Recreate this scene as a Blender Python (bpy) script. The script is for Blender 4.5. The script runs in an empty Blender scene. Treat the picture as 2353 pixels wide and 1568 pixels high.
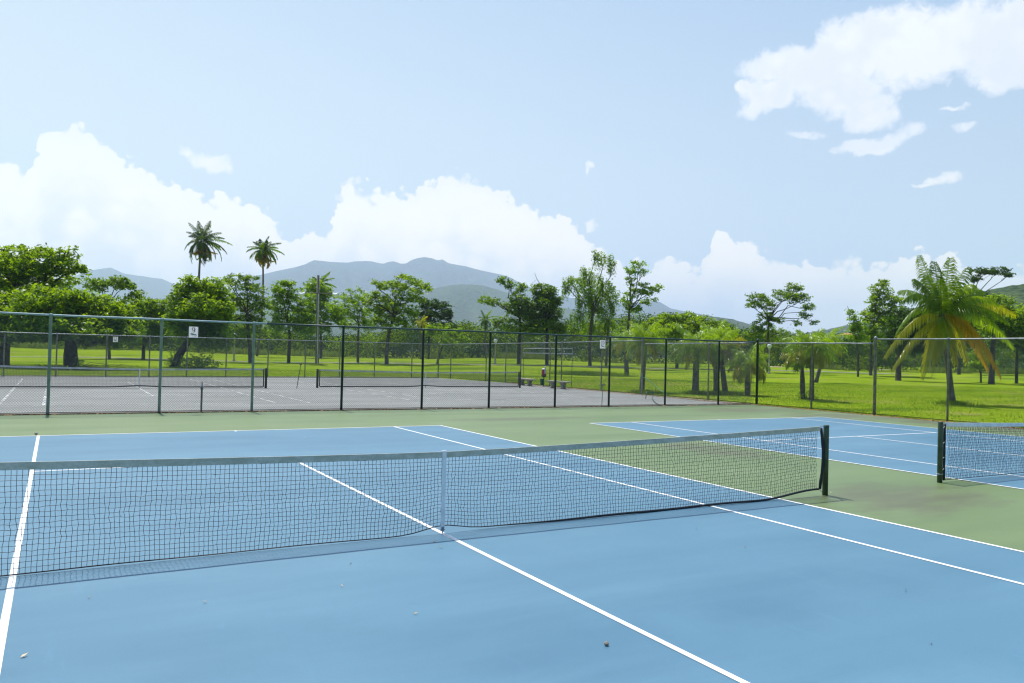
import bpy, math, random
import numpy as np
from mathutils import Vector, Matrix, noise as mnoise

S = bpy.context.scene
COL = S.collection
RNG = np.random.default_rng(11)
random.seed(5)
rad = math.radians

# ------------------------------------------------------------------ camera (solved from the court lines)
FPX, PW, PH = 1821.335, 2352.0, 1568.0
CAM = np.array([-3.82988, -8.12664, 2.04549])
YAW, PITCH, ROLL = 0.522235, 0.0150636, 0.0251851

def cam_axes():
    cy, sy, cp, sp = math.cos(YAW), math.sin(YAW), math.cos(PITCH), math.sin(PITCH)
    f = np.array([sy*cp, cy*cp, sp]); r = np.array([cy, -sy, 0.0]); u = np.cross(r, f)
    cr, sr = math.cos(ROLL), math.sin(ROLL)
    return r*cr+u*sr, -r*sr+u*cr, f
CR, CU, CF = cam_axes()

def ray(px, py):
    return CR*((px-PW/2)/FPX) - CU*((py-PH/2)/FPX) + CF

def at(px, py, s):
    """point of the place seen at (px,py), s metres in front of the camera"""
    return CAM + ray(px, py)*s

def flat(px, py, z=0.0):
    d = ray(px, py)
    return CAM + d*((z-CAM[2])/d[2])

cam = bpy.data.cameras.new('camera'); co = bpy.data.objects.new('camera', cam); COL.objects.link(co)
cam.sensor_width = 36.0; cam.lens = 36.0*FPX/PW; cam.clip_start = 0.05; cam.clip_end = 60000
co.matrix_world = Matrix(((CR[0], CU[0], -CF[0], CAM[0]), (CR[1], CU[1], -CF[1], CAM[1]), (CR[2], CU[2], -CF[2], CAM[2]), (0, 0, 0, 1)))
S.camera = co
DBG = []

# ------------------------------------------------------------------ helpers
def tag(o, label=None, cat=None, group=None, kind=None):
    if label: o['label'] = label
    if cat: o['category'] = cat
    if group: o['group'] = group
    if kind: o['kind'] = kind
    return o

def empty(name, loc, label=None, cat=None, group=None):
    o = bpy.data.objects.new(name, None); COL.objects.link(o); o.location = [float(a) for a in loc]
    o.empty_display_size = 0.2
    return tag(o, label, cat, group)

def mk(name, V, F, mat, parent=None, smooth=False, tone=None):
    """one mesh object; V in world metres (or local if the parent sits at its own place: pass V already local)"""
    me = bpy.data.meshes.new(name)
    V = np.asarray(V, dtype=np.float32)
    if isinstance(F, np.ndarray):
        n, k = F.shape
        me.vertices.add(len(V)); me.vertices.foreach_set('co', V.ravel())
        me.loops.add(n*k); me.loops.foreach_set('vertex_index', F.astype(np.int32).ravel())
        me.polygons.add(n); me.polygons.foreach_set('loop_start', np.arange(0, n*k, k, dtype=np.int32))
        me.update(calc_edges=True)
    else:
        me.from_pydata([tuple(map(float, v)) for v in V], [], [tuple(map(int, f)) for f in F]); me.update()
    if smooth: me.polygons.foreach_set('use_smooth', np.ones(len(me.polygons), dtype=bool))
    if tone is not None:
        a = me.attributes.new('tone', 'FLOAT', 'FACE'); a.data.foreach_set('value', np.asarray(tone, dtype=np.float32))
    me.materials.append(mat)
    o = bpy.data.objects.new(name, me); COL.objects.link(o)
    if parent is not None: o.parent = parent
    return o

class MB:
    def __init__(s): s.V = []; s.F = []
    def add(s, V, F):
        b = len(s.V); s.V += [tuple(map(float, v)) for v in V]; s.F += [tuple(b+i for i in f) for f in F]; return s
    def box(s, c, d, rz=0.0, taper=1.0):
        x, y, z = d[0]/2, d[1]/2, d[2]/2; cz, sz = math.cos(rz), math.sin(rz); V = []
        for k in (-1, 1):
            t = taper if k > 0 else 1.0
            for a, b in ((-1, -1), (1, -1), (1, 1), (-1, 1)):
                X, Y = a*x*t, b*y*t
                V.append((c[0]+X*cz-Y*sz, c[1]+X*sz+Y*cz, c[2]+k*z))
        return s.add(V, [(3, 2, 1, 0), (4, 5, 6, 7), (0, 1, 5, 4), (1, 2, 6, 5), (2, 3, 7, 6), (3, 0, 4, 7)])
    def tube(s, pts, r, n=8, cap=True):
        pts = [np.asarray(p, float) for p in pts]
        rs = r if hasattr(r, '__len__') else [r]*len(pts)
        V = []; F = []
        t = pts[1]-pts[0]; t /= np.linalg.norm(t)
        a = np.cross(t, (0, 0, 1.0)) if abs(t[2]) < .9 else np.cross(t, (1.0, 0, 0)); a /= np.linalg.norm(a)
        for i, p in enumerate(pts):
            t = pts[min(i+1, len(pts)-1)]-pts[max(i-1, 0)]; t = t/(np.linalg.norm(t)+1e-12)
            a = a-t*np.dot(a, t); a /= np.linalg.norm(a)+1e-12; b = np.cross(t, a)
            for k in range(n):
                q = 2*math.pi*k/n; V.append(p+(a*math.cos(q)+b*math.sin(q))*rs[i])
        for i in range(len(pts)-1):
            for k in range(n):
                F.append((i*n+k, i*n+(k+1) % n, (i+1)*n+(k+1) % n, (i+1)*n+k))
        if cap: F.append(tuple(range(n-1, -1, -1))); F.append(tuple((len(pts)-1)*n+k for k in range(n)))
        return s.add(V, F)
    def lathe(s, prof, c=(0, 0, 0), n=16):
        V = []; F = []
        for r, z in prof:
            for k in range(n):
                q = 2*math.pi*k/n; V.append((c[0]+r*math.cos(q), c[1]+r*math.sin(q), c[2]+z))
        for i in range(len(prof)-1):
            for k in range(n): F.append((i*n+k, i*n+(k+1) % n, (i+1)*n+(k+1) % n, (i+1)*n+k))
        F.append(tuple(range(n-1, -1, -1))); F.append(tuple((len(prof)-1)*n+k for k in range(n)))
        return s.add(V, F)
    def build(s, name, mat, parent=None, smooth=False): return mk(name, s.V, s.F, mat, parent, smooth)

def prisms(A, B, r):
    """thin three-sided rods from points A to points B (n,3)"""
    A = np.asarray(A, float); B = np.asarray(B, float); n = len(A)
    t = B-A; t /= np.linalg.norm(t, axis=1)[:, None]+1e-12
    ref = np.where(np.abs(t[:, 2:3]) < .9, np.array([[0, 0, 1.0]]), np.array([[1.0, 0, 0]]))
    a = np.cross(t, ref); a /= np.linalg.norm(a, axis=1)[:, None]; b = np.cross(t, a)
    V = np.empty((n, 6, 3))
    for k in range(3):
        q = 2*math.pi*k/3+.5; o = (a*math.cos(q)+b*math.sin(q))*r
        V[:, k] = A+o; V[:, 3+k] = B+o
    base = np.arange(n)[:, None]*6
    F = np.concatenate([base+np.array([[k, (k+1) % 3, 3+(k+1) % 3, 3+k]]) for k in range(3)])
    return V.reshape(-1, 3), F

# ------------------------------------------------------------------ materials
def mat(name):
    m = bpy.data.materials.new(name); m.use_nodes = True; nt = m.node_tree; nt.nodes.clear()
    out = nt.nodes.new('ShaderNodeOutputMaterial')
    return m, nt, out

def N(nt, t, **kw):
    n = nt.nodes.new(t)
    for k, v in kw.items():
        if k == 'inp':
            for a, b in v.items(): n.inputs[a].default_value = b
        else: setattr(n, k, v)
    return n

def L(nt, a, b): nt.links.new(a, b)

def math_n(nt, op, a, b=None, c=None, clamp=False):
    n = nt.nodes.new('ShaderNodeMath'); n.operation = op; n.use_clamp = clamp
    for i, v in enumerate((a, b, c)):
        if v is None: continue
        if isinstance(v, (int, float)): n.inputs[i].default_value = v
        else: nt.links.new(v, n.inputs[i])
    return n.outputs[0]

def mixc(nt, f, a, b):
    n = nt.nodes.new('ShaderNodeMix'); n.data_type = 'RGBA'
    for sock, v in ((n.inputs[0], f), (n.inputs[6], a), (n.inputs[7], b)):
        if isinstance(v, (int, float)): sock.default_value = v
        elif isinstance(v, tuple): sock.default_value = (*v[:3], 1)
        else: nt.links.new(v, sock)
    return n.outputs[2]

def sstep(nt, v, a, b):
    n = nt.nodes.new('ShaderNodeMapRange'); n.interpolation_type = 'SMOOTHSTEP'
    nt.links.new(v, n.inputs[0]); n.inputs[1].default_value = a; n.inputs[2].default_value = b
    n.inputs[3].default_value = 0; n.inputs[4].default_value = 1
    return n.outputs[0]

def noise_n(nt, vec, scale, detail=4, rough=.55, dist=0.0):
    n = N(nt, 'ShaderNodeTexNoise'); n.inputs['Scale'].default_value = scale; n.inputs['Detail'].default_value = detail
    n.inputs['Roughness'].default_value = rough; n.inputs['Distortion'].default_value = dist
    if vec is not None: nt.links.new(vec, n.inputs['Vector'])
    return n.outputs[0]

def pos(nt): return N(nt, 'ShaderNodeNewGeometry').outputs['Position']

def scaled(nt, v, sx, sy, sz, rz=0.0):
    n = N(nt, 'ShaderNodeMapping'); n.inputs['Scale'].default_value = (sx, sy, sz); n.inputs['Rotation'].default_value = (0, 0, rz)
    nt.links.new(v, n.inputs[0]); return n.outputs[0]

def bsdf(nt, out, color, rough=.6, metal=0.0, spec=.5):
    b = N(nt, 'ShaderNodeBsdfPrincipled')
    if isinstance(color, tuple): b.inputs['Base Color'].default_value = (*color[:3], 1)
    else: nt.links.new(color, b.inputs['Base Color'])
    if isinstance(rough, (int, float)): b.inputs['Roughness'].default_value = rough
    else: nt.links.new(rough, b.inputs['Roughness'])
    b.inputs['Metallic'].default_value = metal; b.inputs['Specular IOR Level'].default_value = spec
    nt.links.new(b.outputs[0], out.inputs[0]); return b

def bump(nt, b, h, strength=.3, dist=.02):
    n = N(nt, 'ShaderNodeBump'); n.inputs['Strength'].default_value = strength; n.inputs['Distance'].default_value = dist
    nt.links.new(h, n.inputs['Height']); nt.links.new(n.outputs[0], b.inputs['Normal'])

def mottled(name, c1, c2, scale=6.0, rough=.6, metal=0.0, spec=.4, detail=5, bstr=0.0):
    m, nt, out = mat(name); p = pos(nt)
    f = sstep(nt, noise_n(nt, p, scale, detail), .35, .65)
    b = bsdf(nt, out, mixc(nt, f, c1, c2), rough, metal, spec)
    if bstr: bump(nt, b, noise_n(nt, p, scale*4, 4), bstr, .02)
    return m

def court_mat(name, base, dark, light, dirt, amt):
    """acrylic court paint: broad brush-like streaks, speckle, and brown grime of its own shape"""
    m, nt, out = mat(name); p = pos(nt)
    st = noise_n(nt, scaled(nt, p, .10, .55, 1, .35), 1.0, 5, .6)
    bl = noise_n(nt, p, .55, 5, .6)
    sp = noise_n(nt, p, 95, 2, .7)
    c = mixc(nt, sstep(nt, st, .36, .66), dark, light)
    c = mixc(nt, sstep(nt, bl, .35, .7), c, base)
    c = mixc(nt, math_n(nt, 'MULTIPLY', sstep(nt, sp, .52, .72), .16), c, tuple(a*.5 for a in base))
    c = mixc(nt, math_n(nt, 'MULTIPLY', sstep(nt, noise_n(nt, p, 70, 1, .5), .6, .78), .12), c, tuple(min(1, a*1.6) for a in base))
    sc_ = noise_n(nt, scaled(nt, p, .35, 4.5, 1, .5), 1.6, 8, .7)
    c = mixc(nt, math_n(nt, 'MULTIPLY', sstep(nt, sc_, .56, .72), .32), c, dark)
    c = mixc(nt, math_n(nt, 'MULTIPLY', sstep(nt, noise_n(nt, scaled(nt, p, 3.0, .5, 1, -.2), 1.3, 8, .72), .58, .74), .28), c, tuple(min(1, a*1.35) for a in base))
    c = mixc(nt, math_n(nt, 'MULTIPLY', sstep(nt, noise_n(nt, p, 2.6, 9, .75), .60, .72), .30), c, tuple(a*.62 for a in base))
    # grime: beside the net post, along the fence corner and in thin wandering patches
    sep = N(nt, 'ShaderNodeSeparateXYZ'); L(nt, p, sep.inputs[0]); X, Y = sep.outputs[0], sep.outputs[1]
    def patch(x, y, rx, ry):
        a = math_n(nt, 'POWER', math_n(nt, 'DIVIDE', math_n(nt, 'SUBTRACT', X, x), rx), 2)
        b = math_n(nt, 'POWER', math_n(nt, 'DIVIDE', math_n(nt, 'SUBTRACT', Y, y), ry), 2)
        return math_n(nt, 'SUBTRACT', 1.0, math_n(nt, 'ADD', a, b), clamp=True)
    g = patch(7.4, -.6, 2.6, 1.7)
    for q in ((20.5, 15.0, 4.5, 1.6), (21.5, 11.6, 3.2, 2.0), (22.8, 8.5, 1.5, 6), (13.0, 17.6, 14, .55), (9, 13.3, 3.5, .8), (9.0, 5.2, 1.2, 2.6), (8.4, -3.4, 1.3, 1.6)):
        g = math_n(nt, 'MAXIMUM', g, patch(*q))
    dn = noise_n(nt, scaled(nt, p, .5, 1.4, 1, .2), 1.5, 7, .65)
    g = math_n(nt, 'MULTIPLY', sstep(nt, math_n(nt, 'ADD', math_n(nt, 'MULTIPLY', g, .42), dn), .60, 1.0), .62*amt)
    g2 = math_n(nt, 'MULTIPLY', sstep(nt, noise_n(nt, scaled(nt, p, .5, 2.2, 1, .3), .8, 8, .7), .62, .8), .22*amt)
    c = mixc(nt, math_n(nt, 'MAXIMUM', g, g2), c, dirt)
    b = bsdf(nt, out, c, .48, 0, .5)
    bump(nt, b, noise_n(nt, p, 220, 2, .7), .18, .002)
    return m

M = {}
M['blue'] = court_mat('blue_acrylic', (.069, .178, .262), (.051, .146, .224), (.091, .207, .293), (.055, .095, .118), .55)
M['green'] = court_mat('green_acrylic', (.118, .176, .056), (.092, .146, .043), (.146, .202, .076), (.085, .070, .042), 1.0)
M['navy'] = mottled('black_vinyl', (.006, .009, .014), (.014, .018, .026), 8, .6)
M['green_paint'] = mottled('dark_green_paint', (.020, .052, .040), (.040, .085, .060), 7, .5)
M['olive_paint'] = mottled('green_post_paint', (.030, .060, .038), (.055, .085, .045), 9, .5)
M['fence_green'] = mottled('fence_green_vinyl', (.008, .035, .040), (.016, .055, .058), 5, .42, 0, .5)
M['fence_blue'] = mottled('weathered_fence_paint', (.22, .33, .37), (.30, .40, .44), 5, .5)
M['galv'] = mottled('galvanised_steel', (.17, .19, .21), (.30, .32, .34), 6, .45, .35, .5)
M['wire_green'] = mottled('green_wire', (.012, .04, .045), (.02, .055, .06), 3, .5)
M['wire_grey'] = mottled('grey_wire', (.085, .095, .10), (.14, .15, .155), 3, .5, .2)
M['rope'] = mottled('white_rope', (.72, .72, .70), (.6, .6, .57), 20, .8)
M['rail_pale'] = mottled('pale_pipe', (.42, .43, .43), (.6, .6, .6), 6, .5)
M['concrete'] = mottled('bench_concrete', (.20, .18, .145), (.36, .33, .27), 9, .9, 0, .2, 6, .4)
M['seat_concrete'] = mottled('bench_seat_concrete', (.34, .30, .23), (.50, .45, .36), 9, .9, 0, .2, 6, .4)
M['red'] = mottled('red_plastic', (.26, .010, .025), (.34, .018, .035), 6, .35)
M['white'] = mottled('white_plastic', (.74, .75, .77), (.82, .83, .84), 6, .4)
M['cup'] = mottled('cup_tube', (.50, .58, .66), (.66, .72, .78), 6, .4)
M['bin'] = mottled('green_bin_plastic', (.008, .10, .055), (.014, .14, .075), 6, .4)
M['hose'] = mottled('green_hose', (.02, .20, .12), (.05, .30, .18), 6, .4)
M['hose_dark'] = mottled('dark_hose', (.015, .06, .05), (.03, .09, .07), 6, .4)
M['wood'] = mottled('weathered_wood', (.11, .095, .08), (.20, .18, .155), 5, .85, 0, .2, 7, .5)
M['steel_pale'] = mottled('pale_conduit', (.5, .52, .54), (.62, .64, .66), 5, .4, .3)
M['black'] = mottled('black_iron', (.015, .015, .016), (.03, .03, .03), 6, .5)
M['globe'] = mottled('frosted_globe', (.70, .71, .70), (.80, .80, .78), 3, .25)
M['lamp_post'] = mottled('pale_post', (.36, .32, .26), (.48, .43, .35), 4, .8)
M['sign'] = mottled('sign_white', (.74, .76, .78), (.82, .83, .84), 12, .45)
def sign_mat():
    m, nt, out = mat('sign_sheet'); d = N(nt, 'ShaderNodeBsdfPrincipled'); d.inputs['Base Color'].default_value = (.80, .81, .83, 1); d.inputs['Roughness'].default_value = .45
    t = N(nt, 'ShaderNodeBsdfTranslucent'); t.inputs[0].default_value = (.80, .82, .85, 1); x = N(nt, 'ShaderNodeMixShader'); x.inputs[0].default_value = .45
    L(nt, d.outputs[0], x.inputs[1]); L(nt, t.outputs[0], x.inputs[2]); L(nt, x.outputs[0], out.inputs[0]); return m
M['sign'] = sign_mat()
M['ink'] = mottled('black_ink', (.010, .011, .014), (.014, .015, .018), 6, .5)
M['teal'] = mottled('teal_ink', (.004, .12, .15), (.006, .16, .19), 6, .5)
M['kerb'] = mottled('kerb_concrete', (.28, .25, .21), (.42, .38, .33), 5, .9, 0, .2, 6, .4)
M['soil'] = mottled('soil_edge', (.05, .035, .022), (.11, .08, .05), 3, 1, 0, .1)
M['path'] = mottled('cart_path', (.22, .21, .19), (.30, .285, .255), .6, .9, 0, .2)
M['sand'] = mottled('sandy_track', (.36, .29, .17), (.46, .40, .24), .5, .95, 0, .1)
M['roof'] = mottled('terracotta_roof', (.50, .22, .11), (.62, .31, .17), .5, .8)
M['wall'] = mottled('house_wall', (.60, .57, .53), (.72, .70, .66), .3, .8)
M['wall_blue'] = mottled('house_wall_blue', (.40, .47, .55), (.52, .58, .64), .3, .8)
M['glass'] = mottled('dark_window', (.02, .025, .035), (.035, .045, .06), .5, .15)
M['dry'] = mottled('dry_leaf', (.22, .10, .035), (.45, .27, .12), 3, .8)
M['straw'] = mottled('straw_leaf', (.50, .36, .20), (.62, .50, .33), 3, .8)
M['pebble'] = mottled('seed_pod', (.25, .22, .17), (.4, .36, .3), 30, .9)

def asphalt():
    m, nt, out = mat('grey_asphalt'); p = pos(nt)
    c = mixc(nt, sstep(nt, noise_n(nt, scaled(nt, p, .25, .9, 1, .1), .5, 6, .6), .3, .7), (.184, .188, .176), (.258, .263, .247))
    c = mixc(nt, math_n(nt, 'MULTIPLY', sstep(nt, noise_n(nt, p, .5, 8, .7), .55, .75), .5), c, (.128, .127, .122))
    c = mixc(nt, math_n(nt, 'MULTIPLY', sstep(nt, noise_n(nt, p, 40, 2, .7), .5, .7), .25), c, (.12, .12, .12))
    b = bsdf(nt, out, c, .8, 0, .25); bump(nt, b, noise_n(nt, p, 60, 3, .7), .3, .01); return m
M['asphalt'] = asphalt()

def line_paint(name, wear, ground):
    m, nt, out = mat(name); p = pos(nt)
    f = sstep(nt, noise_n(nt, p, 1.1 if wear else 3.0, 8, .72), .46 if wear else .30, .56 if wear else .40)
    g = sstep(nt, noise_n(nt, p, 45, 3, .7), .2 if not wear else .35, .45 if not wear else .6)
    f = math_n(nt, 'MULTIPLY', f, g) if wear else math_n(nt, 'MAXIMUM', math_n(nt, 'MULTIPLY', f, g), .86)
    bsdf(nt, out, mixc(nt, f, ground, (.80, .80, .79) if not wear else (.72, .71, .68)), .6, 0, .3); return m
M['line'] = line_paint('white_line_paint', False, (.35, .45, .52))
M['faded'] = line_paint('faded_line_paint', True, (.215, .214, .208))

def band_mat():
    m, nt, out = mat('mildewed_canvas'); p = pos(nt)
    f = sstep(nt, noise_n(nt, scaled(nt, p, 1.4, 1, 3), 3.0, 8, .7), .38, .62)
    g = sstep(nt, noise_n(nt, p, 40, 4, .7), .4, .65)
    c = mixc(nt, f, (.40, .41, .34), (.54, .54, .48))
    c = mixc(nt, math_n(nt, 'MULTIPLY', g, .28), c, (.27, .29, .22))
    bsdf(nt, out, c, .85, 0, .1); return m
M['band'] = band_mat()
M['band_white'] = mottled('white_canvas', (.66, .68, .70), (.78, .79, .80), 6, .85, 0, .1)
M['band_far'] = mottled('grey_canvas', (.36, .38, .39), (.52, .54, .55), 3, .85, 0, .1)

def lawn_mat():
    m, nt, out = mat('lawn_grass'); p = pos(nt)
    a = noise_n(nt, p, .09, 6, .6); b_ = noise_n(nt, p, .9, 6, .65); d = noise_n(nt, p, 9, 4, .75)
    c = mixc(nt, sstep(nt, a, .36, .62), (.175, .275, .007), (.235, .330, .012))
    c = mixc(nt, math_n(nt, 'MULTIPLY', sstep(nt, b_, .48, .72), .55), c, (.28, .28, .035))
    c = mixc(nt, math_n(nt, 'MULTIPLY', sstep(nt, noise_n(nt, p, .35, 7, .7), .56, .74), .5), c, (.085, .165, .012))
    c = mixc(nt, math_n(nt, 'MULTIPLY', sstep(nt, noise_n(nt, p, .14, 7, .7), .52, .68), .75), c, (.34, .27, .10))
    c = mixc(nt, math_n(nt, 'MULTIPLY', sstep(nt, noise_n(nt, scaled(nt, p, .05, .16, 1, -.5), 1.0, 7, .65), .50, .64), .75), c, (.065, .135, .006))  # dark green streaks: tree shadow on the lawn put into the grass colour
    c = mixc(nt, math_n(nt, 'MULTIPLY', sstep(nt, d, .50, .75), .55), c, (.05, .10, .008))
    b = bsdf(nt, out, c, .95, 0, 0.0); bump(nt, b, d, .8, .06); return m
M['lawn'] = lawn_mat()

def leaf_mat(name, dark, light, trans, gloss=.3, tr=.42, rough=.42):
    m, nt, out = mat(name)
    at_ = N(nt, 'ShaderNodeAttribute', attribute_name='tone')
    c = mixc(nt, at_.outputs['Fac'], dark, light)
    t = mixc(nt, at_.outputs['Fac'], tuple(x*.7 for x in trans), trans)
    pr = N(nt, 'ShaderNodeBsdfPrincipled'); L(nt, c, pr.inputs['Base Color']); pr.inputs['Roughness'].default_value = rough
    pr.inputs['Specular IOR Level'].default_value = gloss
    tl = N(nt, 'ShaderNodeBsdfTranslucent'); L(nt, t, tl.inputs[0])
    mx = N(nt, 'ShaderNodeMixShader'); mx.inputs[0].default_value = tr
    L(nt, pr.outputs[0], mx.inputs[1]); L(nt, tl.outputs[0], mx.inputs[2]); L(nt, mx.outputs[0], out.inputs[0])
    return m
LEAF = {
 'broad': leaf_mat('broad_leaf', (.022, .056, .004), (.175, .290, .008), (.390, .590, .006), .28, .47, .36),
 'yellow': leaf_mat('yellow_green_leaf', (.045, .090, .006), (.205, .320, .010), (.370, .600, .008), .25, .47, .38),
 'dark': leaf_mat('dark_leaf', (.013, .034, .008), (.052, .108, .014), (.095, .200, .011), .10, .35, .5),
 'olive': leaf_mat('olive_leaf', (.022, .050, .006), (.145, .240, .011), (.290, .480, .010), .25, .45, .38),
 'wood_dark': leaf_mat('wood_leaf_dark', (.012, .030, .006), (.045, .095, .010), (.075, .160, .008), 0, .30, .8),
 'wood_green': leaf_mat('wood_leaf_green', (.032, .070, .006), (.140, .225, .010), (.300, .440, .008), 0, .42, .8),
 'palm': leaf_mat('palm_leaflet', (.032, .080, .006), (.125, .220, .012), (.260, .430, .010), .50, .40, .34),
 'palm_deep': leaf_mat('deep_palm_leaflet', (.016, .042, .006), (.070, .130, .012), (.120, .210, .010), .5, .32, .34),
 'palm_yellow': leaf_mat('yellowing_leaflet', (.170, .195, .008), (.350, .350, .015), (.560, .540, .010), .5, .45, .34),
 'palm_orange': leaf_mat('orange_leaflet', (.270, .150, .008), (.520, .330, .025), (.700, .400, .010), .5, .45, .38),
 'palm_dry': leaf_mat('dry_leaflet', (.26, .17, .09), (.48, .36, .22), (.3, .2, .1), .2, .2, .7),
 'queen': leaf_mat('queen_palm_leaflet', (.085, .165, .008), (.250, .375, .015), (.460, .670, .012), .55, .45, .34),
 'reed': leaf_mat('reed_blade', (.085, .145, .018), (.220, .285, .050), (.270, .360, .03), .2, .4, .5),
}
def grass_mat():
    m, nt, out = mat('grass_blades'); p = pos(nt); a = noise_n(nt, p, .3, 6, .65)
    c = mixc(nt, sstep(nt, a, .35, .65), (.100, .190, .005), (.215, .300, .010))
    c = mixc(nt, math_n(nt, 'MULTIPLY', sstep(nt, noise_n(nt, p, .14, 7, .7), .55, .7), .6), c, (.28, .23, .09))
    d = N(nt, 'ShaderNodeBsdfDiffuse'); L(nt, c, d.inputs[0]); t = N(nt, 'ShaderNodeBsdfTranslucent'); L(nt, c, t.inputs[0]); x = N(nt, 'ShaderNodeMixShader'); x.inputs[0].default_value = .45
    L(nt, d.outputs[0], x.inputs[1]); L(nt, t.outputs[0], x.inputs[2]); L(nt, x.outputs[0], out.inputs[0]); return m
LEAF['grass'] = grass_mat()
M['bark'] = mottled('grey_bark', (.045, .038, .030), (.115, .098, .078), 3, .95, 0, .1, 7, .6)
M['bark_dark'] = mottled('dark_bark', (.022, .018, .014), (.060, .050, .040), 3, .95, 0, .1, 7, .6)
M['bark_palm'] = mottled('palm_bark', (.075, .062, .050), (.165, .145, .120), 7, .95, 0, .1, 6, .6)
def hill_mat(name, c1, c2, sc):
    m, nt, out = mat(name); p = pos(nt)
    v = N(nt, 'ShaderNodeTexVoronoi'); v.inputs['Scale'].default_value = sc; L(nt, p, v.inputs['Vector'])
    f = sstep(nt, noise_n(nt, p, sc*.12, 6, .65), .35, .65)
    c = mixc(nt, f, c1, c2)
    c = mixc(nt, math_n(nt, 'MULTIPLY', sstep(nt, v.outputs['Distance'], .25, .7), .6), c, tuple(x*.45 for x in c1))
    b = bsdf(nt, out, c, .95, 0, .1); bump(nt, b, v.outputs['Distance'], 1.0, -.6/sc); return m
M['hill_near'] = hill_mat('wooded_hill', (.035, .065, .018), (.075, .115, .025), .16)
M['hill_mid'] = hill_mat('forested_hill', (.030, .055, .020), (.060, .090, .028), .06)
M['hill_far'] = hill_mat('forested_mountain', (.030, .052, .022), (.050, .078, .030), .03)

# ------------------------------------------------------------------ the terrain
def sm(a, b, x):
    t = np.clip((x-a)/(b-a), 0, 1); return t*t*(3-2*t)
FH = np.array([math.sin(YAW), math.cos(YAW)]); RH = np.array([math.cos(YAW), -math.sin(YAW)])
def terr(x, y):
    dx, dy = x-CAM[0], y-CAM[1]
    s = dx*FH[0]+dy*FH[1]; t = dx*RH[0]+dy*RH[1]
    h = .78+.20*np.sin(t/19.0+.6)+.16*np.sin(t/8.3+2.1)-.16*sm(20, 70, t)
    hump = sm(82, 148, s)*h*(1-sm(900, 2500, s))
    small = .10*np.sin(t/6.0+s/11.0)*sm(60, 95, s)*(1-sm(150, 300, s))
    return -.05+hump+small

def ground_at(px, py, smax=320):
    d = ray(px, py); s = 18.0
    while s < smax:
        p = CAM+d*s
        if p[2] < terr(p[0], p[1]): break
        s += .15
    p = CAM+d*s
    return np.array([p[0], p[1], float(terr(p[0], p[1]))]), s

g = np.concatenate([-np.geomspace(14000, 260, 34), np.linspace(-250, 250, 201), np.geomspace(260, 14000, 34)])
GX, GY = np.meshgrid(g, g+60, indexing='ij'); GZ = terr(GX, GY)
n = len(g); ii, jj = np.meshgrid(np.arange(n-1), np.arange(n-1), indexing='ij'); b0 = (ii*n+jj).ravel()
tag(mk('lawn', np.stack([GX.ravel(), GY.ravel(), GZ.ravel()], 1), np.stack([b0, b0+n, b0+n+1, b0+1], 1), M['lawn'], smooth=True), kind='structure')

def sheet(name, rects, z, m, kind='structure'):
    mb = MB()
    for r in rects: mb.add([(p[0], p[1], z) for p in r], [tuple(range(len(r)))])
    return tag(mb.build(name, m), kind=kind)
def R4(x0, x1, y0, y1): return [(x0, y0), (x1, y0), (x1, y1), (x0, y1)]

# court slabs: the green apron is a real slab, the grey courts another
mb = MB().box(((-32+23.6)/2, (17.62-26)/2, -.075), (23.6+32, 17.62+26, .15)); tag(mb.build('court_pavement', M['green']), kind='structure')
tag(MB().add([(-32, 17.62, -.004), (23.45, 17.62, -.004), (23.45, 40, -.004), (22.0, 47.6, -.004), (-32, 44.9, -.004),
              (-32, 17.62, -.15), (23.45, 17.62, -.15), (23.45, 40, -.15), (22.0, 47.6, -.15), (-32, 44.9, -.15)],
             [(0, 1, 2, 3, 4), (0, 5, 6, 1), (1, 6, 7, 2), (2, 7, 8, 3), (3, 8, 9, 4), (4, 9, 5, 0)]).build('asphalt_pavement', M['asphalt']), kind='structure')
# the two blue courts
C2 = 15.36; D2, S2 = 5.20, 3.62; B2 = 11.4; V2 = 6.05
sheet('blue_court', [R4(-5.485, 5.485, -11.885, 11.885)], .004, M['blue'])
sheet('blue_court', [R4(C2-D2, C2+D2, -11.6, B2)], .004, M['blue'])
def court_lines(name, cx, d, s_, b, v, w, z, m, yc=0.0, bw=None):
    h = w/2; bw = (bw or w)/2; y0, y1 = yc-b, yc+b; rr = []
    for x in (-d, -s_, s_, d): rr.append(R4(cx+x-h, cx+x+h, y0+bw, y1-bw))
    for y in (y0, y1): rr.append(R4(cx-d-h, cx+d+h, y-bw, y+bw))
    for y in (yc-v, yc+v): rr.append(R4(cx-s_+h, cx+s_-h, y-h, y+h))
    rr.append(R4(cx-h, cx+h, yc-v+h, yc+v-h))
    for y, k in ((y0, 1), (y1, -1)): rr.append(R4(cx-h, cx+h, min(y+k*bw, y+k*.16), max(y+k*bw, y+k*.16)))
    return sheet(name, rr, z, m)
court_lines('court_lines', 0, 5.46, 4.09, 11.86, 6.4, .055, .008, M['line'])
court_lines('court_lines', C2, D2-.02, S2, B2-.02, V2, .055, .008, M['line'])
court_lines('court_lines', -.40, 4.92, 3.70, 10.9, 6.1, .09, .002, M['faded'], 32.4)
court_lines('court_lines', 14.25, 5.2, 4.0, 10.1, 5.35, .09, .002, M['faded'], 32.6)

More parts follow.
